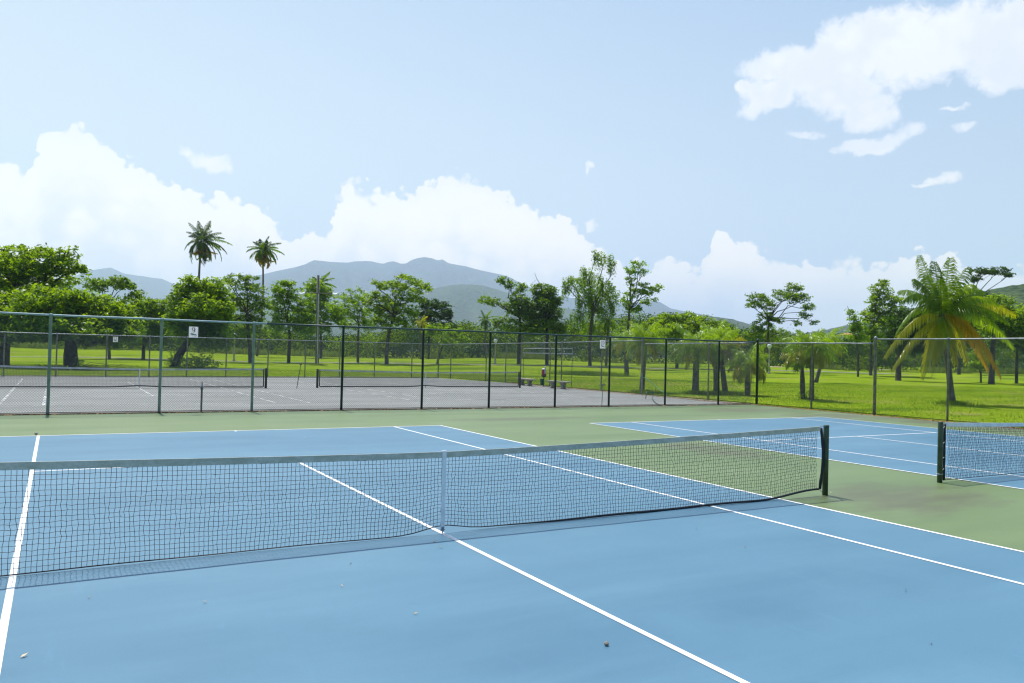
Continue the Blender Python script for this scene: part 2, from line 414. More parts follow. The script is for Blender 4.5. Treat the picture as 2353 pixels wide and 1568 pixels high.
# ------------------------------------------------------------------ nets
def net(label, cx, cy, half, m_band, m_post, cell=.0435, wavy=.004, r=.0026, bottom=None, post_h=1.07, zc=.914, rings=True, far=False, bandh=.062, left_post=True, laces=False):
    root = empty('tennis_net', (cx, cy, 0), label, 'tennis net')
    x0, x1 = -half+.14, half-.14
    top = lambda x: zc+(post_h-.02-zc)*np.clip(np.abs(x)/half, 0, 1)**1.35
    bot = bottom or (lambda x: .03+0*x)
    nx = int((x1-x0)/cell)+1; nz = 20 if cell < .06 else 11
    xs = np.linspace(x0+.05, x1-.05, nx); k = np.linspace(0, 1, nz)
    X, K = np.meshgrid(xs, k, indexing='ij')
    lump = np.sin(X*9.1+K*3)*.35+np.sin(X*3.7+1+K*5)*.5
    Z = bot(X)+(top(X)-bandh-bot(X))*K
    J = RNG.normal(0, wavy, X.shape+(3,))
    edge = 4*K*(1-K)
    P = np.stack([X+(lump*.022*edge*(1-K)+0*X)+J[..., 0]*edge, J[..., 1]*1.5+.03*np.sin(X*1.3)*edge, Z+J[..., 2]*edge*.8], -1)
    A = np.concatenate([P[:, :-1].reshape(-1, 3), P[:-1].reshape(-1, 3)]); B = np.concatenate([P[:, 1:].reshape(-1, 3), P[1:].reshape(-1, 3)])
    V, F = prisms(A, B, r); mk('net_mesh', V, F, M['navy'], root)
    # head band, bottom cord, side sleeves
    xb = np.linspace(x0, x1, 61)
    mb = MB()
    V = []; F = []
    prof = [(-.009, 0), (-.009, -1), (.009, -1), (.009, 0), (.008, .12), (-.008, .12)]
    for x in xb:
        zt = float(top(x)); yb = .004*math.sin(x*5.3)
        for a, c in prof: V.append((x, a+yb, zt+(c*bandh if c < 0 else c*.05)))
    q = len(prof)
    for i in range(len(xb)-1):
        for j in range(q): F.append((i*q+j, (i+1)*q+j, (i+1)*q+(j+1) % q, i*q+(j+1) % q))
    F += [tuple(range(q)), tuple((len(xb)-1)*q+j for j in range(q-1, -1, -1))]
    mk('head_band', V, F, m_band, root)
    pts = [(x, .012*math.sin(x*2.1), float(bot(np.array(x)))) for x in np.linspace(x0, x1, 90)]
    MB().tube(pts, [.006+.010*float(sm(.2, 2.5, p[0])) for p in pts] if not far else .032, 6).build('bottom_cord', M['navy'], root, True)
    for sgn in (-1, 1):
        xe = sgn*(half-.14); zt = float(top(xe)); zb = float(bot(np.array(xe)))
        bow = .06 if (laces is False and not far) else .0
        pp = [(xe+sgn*(.02+bow*math.sin(math.pi*min(1, max(0, u*1.05)))), 0, zt-.02+(zb-zt+.02)*u) for u in np.linspace(0, 1, 9)]
        MB().tube(pp, [.022, .02, .024, .02, .022, .022, .02, .024, .02] if not far else .03, 8).build('side_sleeve', M['navy'], root, True)
    # centre strap
    if zc < 1:
        so = MB().box((0, -.014, (zc+.055)/2+.004), (.05, .004, zc-.05)).box((0, 0, zc+.012), (.05, .034, .006)).build('center_strap', M['band_white'], root)
        MB().box((0, -.016, .055), (.03, .01, .05)).tube([(0, -.014, 0), (0, -.014, .04)], .006, 6).tube([(-.03, -.014, .045), (.03, -.014, .045)], .006, 6).build('strap_buckle', M['galv'], so)
    for sgn in (-1, 1):
        pr = .042 if not far else .06
        MB().lathe([(pr, 0), (pr, post_h-.01), (pr*.9, post_h), (.01, post_h+.002)], (sgn*half, 0, 0), 20).build('post', m_post, root, True)
        if not far:
            MB().tube([(sgn*(half-.14), 0, float(top(half))-.005), (sgn*half, 0, post_h-.02)], .004, 5).build('net_cable', M['galv'], root)
            zb = float(bot(np.array(half-.14)))
            MB().tube([(sgn*(half-.14), 0, zb), (sgn*(half-.02), 0, .015)], .004, 5).build('bottom_tie', M['galv'], root)
    if laces:
        for z in (.93, .66, .40, .20): MB().tube([(-half+.03, -.01, z), (-half+.17, -.01, z+.07)], .004, 5).build('lacing', M['rope'], root)
        MB().tube([(-half+.048*math.cos(q), .048*math.sin(q), .15) for q in np.linspace(0, 6.0, 13)], .004, 5).build('lacing', M['rope'], root)
    return root
def bot1(x): return .022+.07*np.exp(-(x/.30)**2)+.075*sm(5.0, 6.2, x)+.004*np.sin(x*3.3)
net('long tennis net with greenish mildewed head band across the nearest blue court', 0, 0, 6.44, M['band'], M['olive_paint'], bottom=bot1)
net('white banded tennis net at the right edge laced to its green post with white cord', C2, .07, C2-9.49, M['band_white'], M['olive_paint'], bottom=lambda x: .035+.0*x, laces=True, post_h=1.05, r=.0031)
net('grey tennis net on the cracked court left behind the fence', -.40, 32.4, 5.75, M['band_far'], M['black'], cell=.055, wavy=.0, r=.0046, far=True, bandh=.07, bottom=lambda x: .06+.05*np.exp(-(x/.8)**2), post_h=1.0, zc=.90)
net('grey tennis net on the cracked court beside the concrete benches', 14.25, 32.9, 6.15, M['band_far'], M['black'], cell=.055, wavy=.0, r=.0046, far=True, bandh=.07, bottom=lambda x: .06+.05*np.exp(-(x/.8)**2), post_h=.98, zc=.88)

# ------------------------------------------------------------------ chain link fences
def chain(p0, p1, z0, h0, h1, r, pitch=.071):
    p0 = np.array(p0, float); p1 = np.array(p1, float); d = p1-p0; Ln = np.linalg.norm(d); d /= Ln; nrm = np.array([-d[1], d[0]])
    A = []; B = []; H = min(h0, h1)-z0
    for sg in (1, -1):
        off = np.arange(-H, Ln+H, pitch)
        for o in off:
            # x = o + sg*z'
            za, zb = 0.0, H
            xa, xb = o, o+sg*H
            lo, hi = 0.0, H
            if sg > 0: lo = max(lo, -o); hi = min(hi, Ln-o)
            else: lo = max(lo, o-Ln); hi = min(hi, o)
            if hi-lo < .02: continue
            for zz, T in ((lo, A), (hi, B)):
                x = o+sg*zz; q = p0+d*x+nrm*(.002*sg); ztop = h0+(h1-h0)*x/Ln
                T.append((q[0], q[1], z0+zz*(ztop-z0)/H))
    return prisms(A, B, r)

def fence(label, segs, wire, wire_r, rail_m, rail_r, post_r, posts, cat='chain link fence', bottom_m=None):
    """segs: (p0,p1,h0,h1); posts: (x,y,h,material,radius,cap,label)"""
    root = empty('chain_link_fence', (0, 0, 0), label, cat)
    c0 = segs[0][0]; root.location = (c0[0], c0[1], 0); o3 = np.array([c0[0], c0[1], 0])
    for k_, (p0, p1, h0, h1) in enumerate(segs):
        V, F = chain(p0, p1, .05, h0-.02, h1-.02, wire_r); mk('wire_mesh', V-o3, F, wire, root)
        a = np.array([*p0, h0])-o3; b = np.array([*p1, h1])-o3
        kk = np.linspace(0, 1, 9)[:, None]; pts = a+(b-a)*kk; pts[1:-1, 2] += RNG.normal(0, .006, 7)
        MB().tube(list(pts), rail_r, 8).build('top_rail', rail_m[k_] if isinstance(rail_m, list) else rail_m, root, True)
        a[2] = b[2] = .05
        MB().tube([a, b], .012, 6).build('bottom_wire', bottom_m or M['soil'], root, True)
    for q in posts:
        x, y, h, m, r = q[:5]; cap = len(q) > 5 and q[5]
        mb = MB()
        if cap: mb.lathe([(r, -.05), (r, h-.03), (r*1.12, h-.03), (r*1.12, h+.02), (r*.8, h+.055), (r*.2, h+.07)], (x-o3[0], y-o3[1], 0), 12)
        else: mb.lathe([(r, -.05), (r, h-.015), (r*1.3, h-.015), (r*1.3, h+.03), (r*.5, h+.045)], (x-o3[0], y-o3[1], 0), 12)
        for z in (.35, 1.0, 1.65, 2.25): mb.lathe([(r*1.12, z), (r*1.12, z+.02)], (x-o3[0], y-o3[1], 0), 12)
        p = mb.build('post', m, root, True)
        if len(q) > 6 and q[6]: p['label'] = q[6]
    return root
FY = 17.72
px = [-12.6, -9.7, -6.85, -3.96, -1.08, 1.61, 4.52, 7.43, 10.12, 13.03, 15.63, 18.58, 21.64]
posts = [(x, FY, 2.80, M['fence_blue'] if x < 2 else M['fence_green'], .042, False, 'weathered pale blue post' if x < 2 else None) for x in px]
posts.append((23.92, FY-.1, 2.93, M['fence_green'], .058, True, 'thick capped corner post'))
fence('dark green chain link fence between the blue courts and the grey courts', [((-12.6, FY), (2.0, FY), 2.80, 2.80), ((2.0, FY), (23.9, FY), 2.80, 2.84)], M['wire_green'], .0027, [M['fence_blue'], M['fence_green']], .030, .042, posts)
SX = 23.9
fence('grey chain link fence beside the lawn right of the blue courts', [((SX, 17.55), (SX, 11.6), 2.80, 2.80), ((SX, 11.6), (SX, -14), 2.96, 2.98)], M['wire_grey'], .0029, M['galv'], .026, .035,
      [(SX, 14.59, 2.78, M['galv'], .036), (SX, 11.61, 3.0, M['galv'], .058, True, 'thick round capped terminal post')]+[(SX, 8.69-3*k, 2.96, M['galv'], .036) for k in range(8)])
sx = lambda y: 23.55 if y < 40 else 23.55-(y-40)*.14
fence('grey chain link fence with pale rails beside the concrete benches', [((22.35, 48.9), (23.45, 40.0), 2.62, 2.72), ((23.45, 40.0), (23.6, 25.4), 2.72, 2.92), ((23.75, 25.4), (23.9, 17.9), 2.74, 2.80)], M['wire_grey'], .0029, M['galv'], .026, .035,
      [(22.43, 46.81, 2.62, M['galv'], .036), (23.2, 42.5, 2.68, M['galv'], .036), (23.40, 39.98, 2.72, M['galv'], .036), (23.45, 38.0, 2.74, M['galv'], .036), (23.48, 34.4, 2.80, M['galv'], .036), (23.5, 33.1, 2.82, M['galv'], .036),
       (23.55, 29.0, 2.86, M['galv'], .036), (23.6, 25.4, 2.98, M['galv'], .055, True, 'thick capped terminal post'), (23.8, 20.6, 2.76, M['galv'], .036)])
fence('grey chain link fence at the back of the grey courts before the big tree', [((-14, 45.0), (22.35, 48.9), 2.50, 2.62)], M['wire_grey'], .0026, M['galv'], .026, .035,
      [(x, 45.0+(x+14)*.1073, 2.50+.12*(x+14)/36, M['galv'], .04) for x in (-11.7, -9.0, -6.36, -3.75, -1.1, 1.34, 3.58, 6.06, 8.86, 11.5, 14.1, 16.86, 20.0)]+[(22.35, 48.9, 2.70, M['galv'], .05, True)], bottom_m=M['kerb'])
# pale practice rails on the far fence
rl = empty('rail_frame', (23.42, 36.0, 0), 'pair of pale horizontal pipes on the fence beyond the red cooler', 'rail')
pa, pb = at(1900*.58918+558*.1503, 1250*.58918+420*.1503, 54.0), at(1900*.58918+1300*.1503, 1250*.58918+427*.1503, 50.6)
pc, pd = at(1900*.58918+556*.1503, 1250*.58918+492*.1503, 54.0), at(1900*.58918+1300*.1503, 1250*.58918+506*.1503, 50.6)
o3 = np.array([23.42, 36.0, 0])
MB().tube([pa-o3, pb-o3], .022, 8).build('upper_rail', M['rail_pale'], rl, True); MB().tube([pc-o3, pd-o3], .034, 8).build('lower_rail', M['rail_pale'], rl, True)
for p, q in ((pa, pc), (pb, pd)): MB().tube([(p[0]-o3[0], p[1]-o3[1], 0), p-o3+np.array([0, 0, .02])], .018, 8).build('upright', M['wire_grey'], rl, True)
# kerb and soil along the fences
def strip(name, pts, w, h, m, z=0.0):
    mb = MB()
    for a, b in zip(pts[:-1], pts[1:]):
        a = np.array(a); b = np.array(b); c = (a+b)/2; d = b-a
        mb.box((c[0], c[1], z+h/2), (np.linalg.norm(d), w, h), math.atan2(d[1], d[0]))
    return tag(mb.build(name, m), kind='structure')
strip('kerb', [(23.66, 17.5), (23.50, 25.4), (23.40, 39.9)], .16, .05, M['kerb'], -.03)
strip('kerb', [(22.3, 48.6), (-32, 44.95)], .16, .06, M['kerb'], -.03)
strip('soil', [(-32, 17.70), (23.8, 17.70)], .11, .035, M['soil'], -.01)
strip('soil', [(23.74, 17.6), (23.74, -26)], .20, .06, M['soil'], -.06)

# ------------------------------------------------------------------ court number signs
def ribbon(mb, pts, wd, y, close=False):
    pts = [np.array(p, float) for p in pts]; n = len(pts); V = []
    for i, p in enumerate(pts):
        t = pts[min(i+1, n-1)]-pts[max(i-1, 0)]; t /= np.linalg.norm(t)+1e-9; nn = np.array([-t[1], t[0]]); w = wd[i] if hasattr(wd, '__len__') else wd
        for sgn in (-1, 1): V.append((p[0]+nn[0]*w/2*sgn, y, p[1]+nn[1]*w/2*sgn))
    mb.add(V, [(2*i, 2*i+2, 2*i+3, 2*i+1) for i in range(n-1)])
def numeral(mb, ch, cx, cz, w, h, y):
    def ring(x, z, rx, rz, thick, thin):
        a = np.linspace(0, 2*math.pi, 29)
        ribbon(mb, [(x+rx*math.cos(q), z+rz*math.sin(q)) for q in a], [thin+(thick-thin)*abs(math.cos(q))**1.5 for q in a], y)
    if ch == '0': ring(cx, cz, w*.36, h*.46, w*.30, w*.10)
    if ch == '9':
        ring(cx, cz+h*.17, w*.36, h*.29, w*.28, w*.10)
        ribbon(mb, [(cx+w*.36, cz+h*.17), (cx+w*.36, cz), (cx+w*.30, cz-h*.2), (cx+w*.16, cz-h*.37), (cx-w*.02, cz-h*.47)], [w*.28, w*.29, w*.27, w*.20, w*.10], y)
    if ch == '1':
        ribbon(mb, [(cx, cz+h*.48), (cx, cz-h*.48)], w*.30, y); ribbon(mb, [(cx-w*.3, cz-h*.46), (cx+w*.3, cz-h*.46)], h*.07, y-.0005); ribbon(mb, [(cx-w*.28, cz+h*.36), (cx, cz+h*.45)], h*.06, y-.0005)
    if ch == '2':
        ribbon(mb, [(cx-w*.3, cz+h*.25), (cx-w*.2, cz+h*.42), (cx, cz+h*.46), (cx+w*.26, cz+h*.36), (cx+w*.3, cz+h*.18), (cx+w*.12, cz-h*.1), (cx-w*.18, cz-h*.34), (cx-w*.32, cz-h*.44)], [w*.2, w*.14, w*.12, w*.22, w*.30, w*.24, w*.14, w*.1], y)
        ribbon(mb, [(cx-w*.34, cz-h*.44), (cx+w*.36, cz-h*.44)], h*.11, y-.0005)
def sign(txt, p, rz, w, h, label):
    r = empty('court_number_sign', p, label, 'sign'); r.rotation_euler = (0, 0, rz)
    MB().add([(-w/2, 0, -h/2), (w/2, 0, -h/2), (w/2, 0, h/2), (-w/2, 0, h/2)], [(0, 1, 2, 3)]).build('board', M['sign'], r)
    mb = MB(); cw = w*(.34 if len(txt) == 1 else .32)
    for i, ch in enumerate(txt): numeral(mb, ch, (i-(len(txt)-1)/2)*cw*1.02, h*.19, cw, h*.50, -.0045)
    mb.build('numeral', M['ink'], r)
    lz = MB(); y = -.006; s = w/.26; c = lambda a: [(q[0]*s, q[1]*s) for q in a]
    ribbon(lz, c([(-.078, -.048), (-.06, -.046), (-.04, -.058), (-.01, -.07), (.025, -.076), (.05, -.078), (.066, -.088)]), [.012*s, .03*s, .026*s, .036*s, .034*s, .026*s, .014*s], y)
    ribbon(lz, c([(.06, -.082), (.078, -.098), (.08, -.115), (.06, -.134), (.03, -.146), (-.005, -.148), (-.04, -.142)]), [.018*s, .013*s, .011*s, .010*s, .008*s, .007*s, .004*s], y)
    ribbon(lz, c([(-.045, -.06), (-.062, -.082), (-.09, -.084)]), .009*s, y-.0004); ribbon(lz, c([(-.03, -.05), (-.036, -.032), (-.028, -.022)]), .013*s, y-.0004)
    ribbon(lz, c([(-.005, -.08), (-.03, -.092), (-.045, -.09)]), .013*s, y-.0004); ribbon(lz, c([(.035, -.07), (.055, -.064), (.085, -.07)]), .010*s, y-.0004)
    lz.build('lizard_emblem', M['teal'], r)
    return r
def on_y(pxx, pyy, y):
    d = ray(pxx, pyy); return CAM+d*((y-CAM[1])/d[1])
def on_x(pxx, pyy, x):
    d = ray(pxx, pyy); return CAM+d*((x-CAM[0])/d[0])
p9 = on_y(444.5, 762.5, FY+.035); p10 = on_y(1384.3, 790.5, FY+.035); p12 = on_y(265.3, 779.2, 46.6)
sign('9', p9, 0, .265, .335, 'white sign reading 9 above a teal lizard on the near fence')
sign('10', p10, 0, .265, .335, 'white sign reading 10 with a teal lizard hung beyond the concrete benches')
sign('12', p12, 0, .27, .33, 'small white sign reading 12 on the fence before the big tree')

# ------------------------------------------------------------------ small things on and around the courts
def bench(p, q, label):
    p = np.array(p); q = np.array(q); c = (p+q)/2; d = q-p; rz = math.atan2(d[1], d[0]); sep = np.linalg.norm(d)
    r = empty('park_bench', (c[0], c[1], -.005), label, 'bench', 'concrete benches by the fence'); r.rotation_euler = (0, 0, rz)
    ln = sep*2.05
    mb = MB().box((0, 0, .415), (ln-.06, .36, .05)).box((0, 0, .450), (ln, .40, .03)); mb.build('seat', M['seat_concrete'], r)
    for k in (-1, 1):
        mb = MB(); x = k*sep/2
        for z, w, h, dp in ((.025, .23, .05, .30), (.075, .19, .05, .26), (.15, .15, .10, .22), (.235, .16, .07, .23), (.30, .22, .06, .26), (.36, .30, .055, .30)): mb.box((x, 0, z), (w, dp, h-.002), 0, 1.06 if z > .2 else .95)
        mb.box((x-.09, -.135, .325), (.05, .03, .09)).box((x+.09, -.135, .325), (.05, .03, .09))
        mb.build('leg', M['concrete'], r)
Cc = lambda x, y: ((1900+x*.25510)*.589179, (1250+y*.25510)*.589179)
bench(flat(*Cc(530, 983)), flat(*Cc(645, 996)), 'concrete bench behind the net post farther from the camera')
bench(flat(*Cc(1003, 1030)), flat(*Cc(1160, 1042)), 'concrete bench right of the red cooler nearer to the camera')
cb = flat(*Cc(860, 1003))
r = empty('water_cooler', cb, 'red drink cooler with white lid and cup tube on a black post', 'water cooler')
MB().lathe([(.03, 0), (.03, .62)], (0, 0, 0), 10).build('post', M['black'], r, True)
MB().lathe([(.04, .58), (.15, .63), (.165, .68), (.165, .72), (.150, .72)], (0, 0, 0), 20).build('cradle', M['black'], r, True)
MB().lathe([(.13, .66), (.148, .70), (.152, .9), (.150, 1.06), (.14, 1.08)], (0, 0, 0), 24).build('cooler_body', M['red'], r, True)
MB().lathe([(.152, 1.07), (.158, 1.09), (.152, 1.125), (.10, 1.15), (.02, 1.155)], (0, 0, 0), 24).build('lid', M['white'], r, True)
MB().lathe([(.018, .80), (.03, .86), (.042, .90), (.042, 1.22), (.048, 1.22), (.048, 1.27), (.03, 1.28)], (-.02, -.17, 0), 14).build('cup_tube', M['cup'], r, True)
bp = cb+np.array([-.20, -.12, 0])
r = empty('trash_bin', bp, 'small green waste bin hung at the foot of the red cooler', 'waste bin')
MB().lathe([(.105, .07), (.14, .46), (.15, .46), (.15, .49), (.135, .49), (.10, .09)], (0, 0, 0), 20).build('bin_body', M['bin'], r, True)
MB().tube([(.10, .05, .44), (.19, .11, .44)], .014, 6).build('bracket', M['black'], r)
Ac = lambda x, y: ((600+x*.28694)*.589179, (1200+y*.28694)*.589179)
Ec = lambda x, y: ((2400+x*.25510)*.589179, (1250+y*.25510)*.589179)
def single(name, mb, m, loc, label, cat, smooth=True, group=None):
    o = mb.build(name, m, None, smooth); o.location = [float(a) for a in loc]; return tag(o, label, cat, group)
p = flat(*Ac(645, 1412)); p[1] = FY+.2
single('short_post', MB().lathe([(.03, 0), (.03, .70), (.045, .70), (.045, .78), (.02, .80), (.02, .92), (.008, .93)], (0, 0, 0), 10), M['galv'], (p[0], p[1], 0), 'short grey pipe post with dark cap behind the near fence', 'post')
p = flat(*Ac(1940, 1092)); t = at(*Ac(1997, 768), np.dot(p-CAM, CF)+.2)-p
single('leaning_rod', MB().tube([(0, 0, 0), t], .018, 8).box((t[0], t[1], t[2]), (.12, .05, .04)), M['black'], p, 'thin dark rod leaning on the grey court between its two nets', 'rod')
p = flat(*Cc(1713, 1302)); p[1] = FY+.15; t = at(*Cc(1762, 985), np.dot(p-CAM, CF)-.1)-p
single('court_brush', MB().tube([(0, 0, 0), t], .014, 8).box((t[0], t[1], t[2]+.02), (.26, .05, .05)), M['galv'], (p[0], p[1], 0), 'upturned court brush leaning on the near fence below sign 10', 'brush')
h = [on_x(*Ec(*q), 23.55) for q in ((403, 880), (430, 868), (470, 880), (560, 955), (640, 1020), (720, 1085), (805, 1140))]
o3 = h[0]; single('garden_hose', MB().tube([a-o3 for a in h], .018, 7), M['hose'], o3, 'pale green hose hanging slantwise along the fence by the queen palms', 'hose')
h = [flat(*Ec(*q), z) for q, z in (((460, 1192), .02), ((486, 1140), .25), ((520, 1150), .22), ((560, 1200), .02), ((610, 1255), .02), ((700, 1300), .02))]
h[1] = h[0]+np.array([.12, .1, .33]); h[2] = h[0]+np.array([.5, .0, .28])
o3 = h[0]; single('garden_hose', MB().tube([a-o3 for a in h], .02, 7), M['hose_dark'], o3, 'dark hose looping over the grey court behind the near fence', 'hose')
p = on_x(*Ec(397, 1130), 23.5); single('short_post', MB().lathe([(.035, 0), (.035, 1.15), (.02, 1.17)], (0, 0, 0), 10), M['galv'], (p[0], p[1], -.02), 'waist high grey post holding the pale green hose', 'post')

# fallen leaves and pods on the courts
LV = [(492, 1090, .05, 0), (588, 1166, .035, 0), (278, 1184, .04, 1), (905, 1145, .03, 0), (662, 1236, .035, 0), (700, 1232, .03, 1), (998, 1246, .05, 1), (1012, 1258, .05, 1), (955, 1411, .04, 2), (805, 1294, .045, 2), (205, 1374, .03, 2),
      (56, 1508, .06, 2), (470, 1384, .04, 2), (785, 1347, .035, 2), (2080, 1357, .035, 2), (2138, 1478, .035, 2), (1712, 1258, .03, 0), (1393, 1482, .035, 3), (83, 998, .07, 3), (1247, 975, .09, 0), (1228, 974, .08, 0), (1020, 977, .07, 0),
      (360, 1010, .04, 0), (700, 1005, .04, 1), (1600, 1215, .03, 1), (1908, 1132, .045, 1), (300, 1075, .03, 2), (1300, 1080, .03, 1)]
LBL = {0: ('small dry brown leaf lying on the court paint', 'dry'), 1: ('small straw coloured leaf lying on the court paint', 'straw'), 2: ('tiny pale leaf fragment lying on the blue paint', 'straw'), 3: ('small round seed pod lying on the court', 'pebble')}
for px_, py_, sz, k in LV:
    p = flat(px_, py_, .006); a = random.uniform(0, 6.28); mb = MB()
    if k == 3: mb.lathe([(.2*sz, 0), (.5*sz, .2*sz), (.5*sz, .5*sz), (.2*sz, .8*sz)], (0, 0, 0), 8)
    else:
        c, s_ = math.cos(a), math.sin(a); w = sz*.38
        P = [(-sz/2, 0, .004), (-sz*.1, w/2, .012), (sz/2, 0, .016), (-sz*.1, -w/2, .010)]
        V = [(c*x-s_*y, s_*x+c*y, z) for x, y, z in P]; mb.add(V+[(x, y, z+.002) for x, y, z in V], [(3, 2, 1, 0), (4, 5, 6, 7), (0, 1, 5, 4), (1, 2, 6, 5), (2, 3, 7, 6), (3, 0, 4, 7)])
    single('seed_pod' if k == 3 else 'fallen_leaf', mb, M[LBL[k][1]], p, LBL[k][0], 'seed pod' if k == 3 else 'leaf', False, {0: 'dry brown leaves on the courts', 1: 'straw leaves on the courts', 2: 'pale leaf scraps on the court', 3: 'seed pods on the courts'}[k])

# wind-blown litter caught along the fence feet
n = 2600; q = np.concatenate([np.stack([23.66+RNG.normal(0, .10, n), RNG.uniform(-4, 17.5, n), np.full(n, .012)], 1), np.stack([23.45+RNG.normal(0, .22, n), RNG.uniform(18, 40, n), np.full(n, .012)], 1), np.stack([RNG.uniform(-12, 23.6, 1200), 17.60+RNG.normal(0, .05, 1200), np.full(1200, .014)], 1)])
a = RNG.uniform(0, 6.28, len(q)); sz = RNG.uniform(.02, .06, len(q)); e1 = np.stack([np.cos(a), np.sin(a), RNG.normal(0, .2, len(q))], 1)*sz[:, None]; e2 = np.stack([-np.sin(a), np.cos(a), RNG.normal(0, .2, len(q))], 1)*sz[:, None]*.45
V = np.stack([q-e1, q-e2, q+e1, q+e2], 1).reshape(-1, 3); V[:, 2] = np.abs(V[:, 2]); tag(mk('leaf_litter', V, np.arange(len(V)).reshape(-1, 4), M['dry']), kind='stuff')
# ------------------------------------------------------------------ leaves
def leaves(C, size, up=.55, aspect=.5, rng=RNG):
    """rhombic leaves at centres C -> V,F,tone"""
    n = len(C); nr = rng.normal(size=(n, 3)); nr /= np.linalg.norm(nr, axis=1)[:, None]; nr[:, 2] = np.abs(nr[:, 2])*.6+up; nr /= np.linalg.norm(nr, axis=1)[:, None]
    t = rng.normal(size=(n, 3)); t -= nr*np.sum(t*nr, 1)[:, None]; t /= np.linalg.norm(t, axis=1)[:, None]; b = np.cross(nr, t)
    s = (size*rng.uniform(.6, 1.35, n))[:, None]
    V = np.stack([C-t*s*.5, C+b*s*aspect*.5-t*s*.05, C+t*s*.5-nr*s*.12, C-b*s*aspect*.5-t*s*.05], 1).reshape(-1, 3)
    F = np.arange(n*4).reshape(-1, 4)
    return V, F, np.clip(rng.beta(.75, .85, n), 0, 1)

def clumpset(center, radii, ncl, cr, per, flatz=.55, droop=0.0, gap=0.0, rng=RNG):
    d = rng.normal(size=(ncl, 3)); d /= np.linalg.norm(d, axis=1)[:, None]; rr = rng.uniform(0, 1, ncl)**.37
    c = d*rr[:, None]*radii
    if gap > 0:
        ph = rng.uniform(0, 6.28, 3); q = c/np.max(radii)*3.3
        nz = np.sin(q[:, 0]*1.7+ph[0])*np.sin(q[:, 1]*1.9+ph[1])+np.sin(q[:, 2]*2.6+ph[2]+q[:, 0])*.6
        c = c[nz > (gap*2-1.0)]
    c = c+center; m = len(c)
    k = rng.integers(int(per*.6), int(per*1.4)+1, m); idx = np.repeat(np.arange(m), k)
    off = rng.normal(size=(len(idx), 3))*cr*np.array([.5, .5, .5*flatz])
    if droop > 0: off[:, 2] = -np.abs(rng.normal(size=len(idx)))*droop+off[:, 2]*.4; off[:, :2] *= .55
    return c, c[idx]+off

def limb(mb, a, b, r0, r1, sag=.15, n=5, rng=RNG):
    a = np.array(a, float); b = np.array(b, float); L_ = np.linalg.norm(b-a); k = np.linspace(0, 1, n)
    mid = rng.normal(0, .07*L_, (n, 3))*np.sin(k*math.pi)[:, None]
    P = a+(b-a)*k[:, None]+mid; P[:, 2] += np.sin(k*math.pi)*sag*L_*.4
    mb.tube(list(P), list(r0+(r1-r0)*k), 6, False); return P

def tree(label, base, trunk, blobs, kind='broad', leaf=.24, cl=1.0, dens=1.0, tr=.25, bark='bark', gap=.25, droop=0.0, depth=None, name='broadleaf_tree', cat='tree', group=None, twigs=(), per=18, bl_depth=.8, cr=.45):
    if depth is None: bp, s = ground_at(*base)
    else: s = depth; bp = at(base[0], base[1], s); bp[2] = terr(bp[0], bp[1])
    DBG.append((label, s))
    root = empty(name, bp, label, cat, group)
    mpp = s/FPX
    mb = MB(); pts = [bp-np.array([0, 0, .15]), bp+np.array([0, 0, .12])]
    for tpx, tpy in trunk: pts.append(at(tpx, tpy, s))
    k = len(pts); rs = [tr*1.45, tr*1.12]+[tr*(1-.30*i/max(1, k-3)) for i in range(k-2)]
    mb.tube([p-bp for p in pts], rs, 9, False); fork = pts[-1]
    allc = []
    for (bx, by, rx, ry) in blobs:
        rxm, rym = rx*mpp*1.12, ry*mpp*1.22
        c = at(bx, by, s+RNG.uniform(-bl_depth, bl_depth)*min(rxm, 2.2))
        rd = np.array([rxm, max(rxm, .9)*.9, rym]); Rm = np.array([[RH[0], FH[0], 0], [RH[1], FH[1], 0], [0, 0, 1.0]])
        crr = cr*cl; ncl = max(8, int(dens*9.0*rxm*rym/(crr*crr)*1.05))
        cc, lc = clumpset(np.zeros(3), rd, ncl, crr, per, .55, droop, gap)
        cc = cc@Rm.T+c; lc = (lc)@Rm.T+c
        allc.append(lc)
        f0 = fork if bp[2] < fork[2] else pts[-1]
        P = limb(mb, f0-bp, c-bp-np.array([0, 0, rym*.25]), tr*.42, tr*.13, .12)
        for j in RNG.choice(len(cc), min(len(cc), 7), replace=False): limb(mb, P[-2 if j % 2 else -1], cc[j]-bp, tr*.13, .012, .1, 4)
    for tw in twigs:
        limb(mb, at(*tw[0], s)-bp, at(*tw[1], s)-bp, .07, .02, .0, 5)
        a, b = np.array(tw[0]), np.array(tw[1])
        for q in (.5, .75): limb(mb, at(*(a+(b-a)*q), s)-bp, at(*(a+(b-a)*q+np.array([12, -8])*(1 if q < .6 else -1)), s)-bp, .02, .008, .0, 3)
    mb.build('trunk', M[bark], root, True)
    C = np.concatenate(allc)
    V, F, tn = leaves(C, leaf*1.22); mk('crown', V-bp, F, LEAF[kind], root, tone=tn)
    return root, s

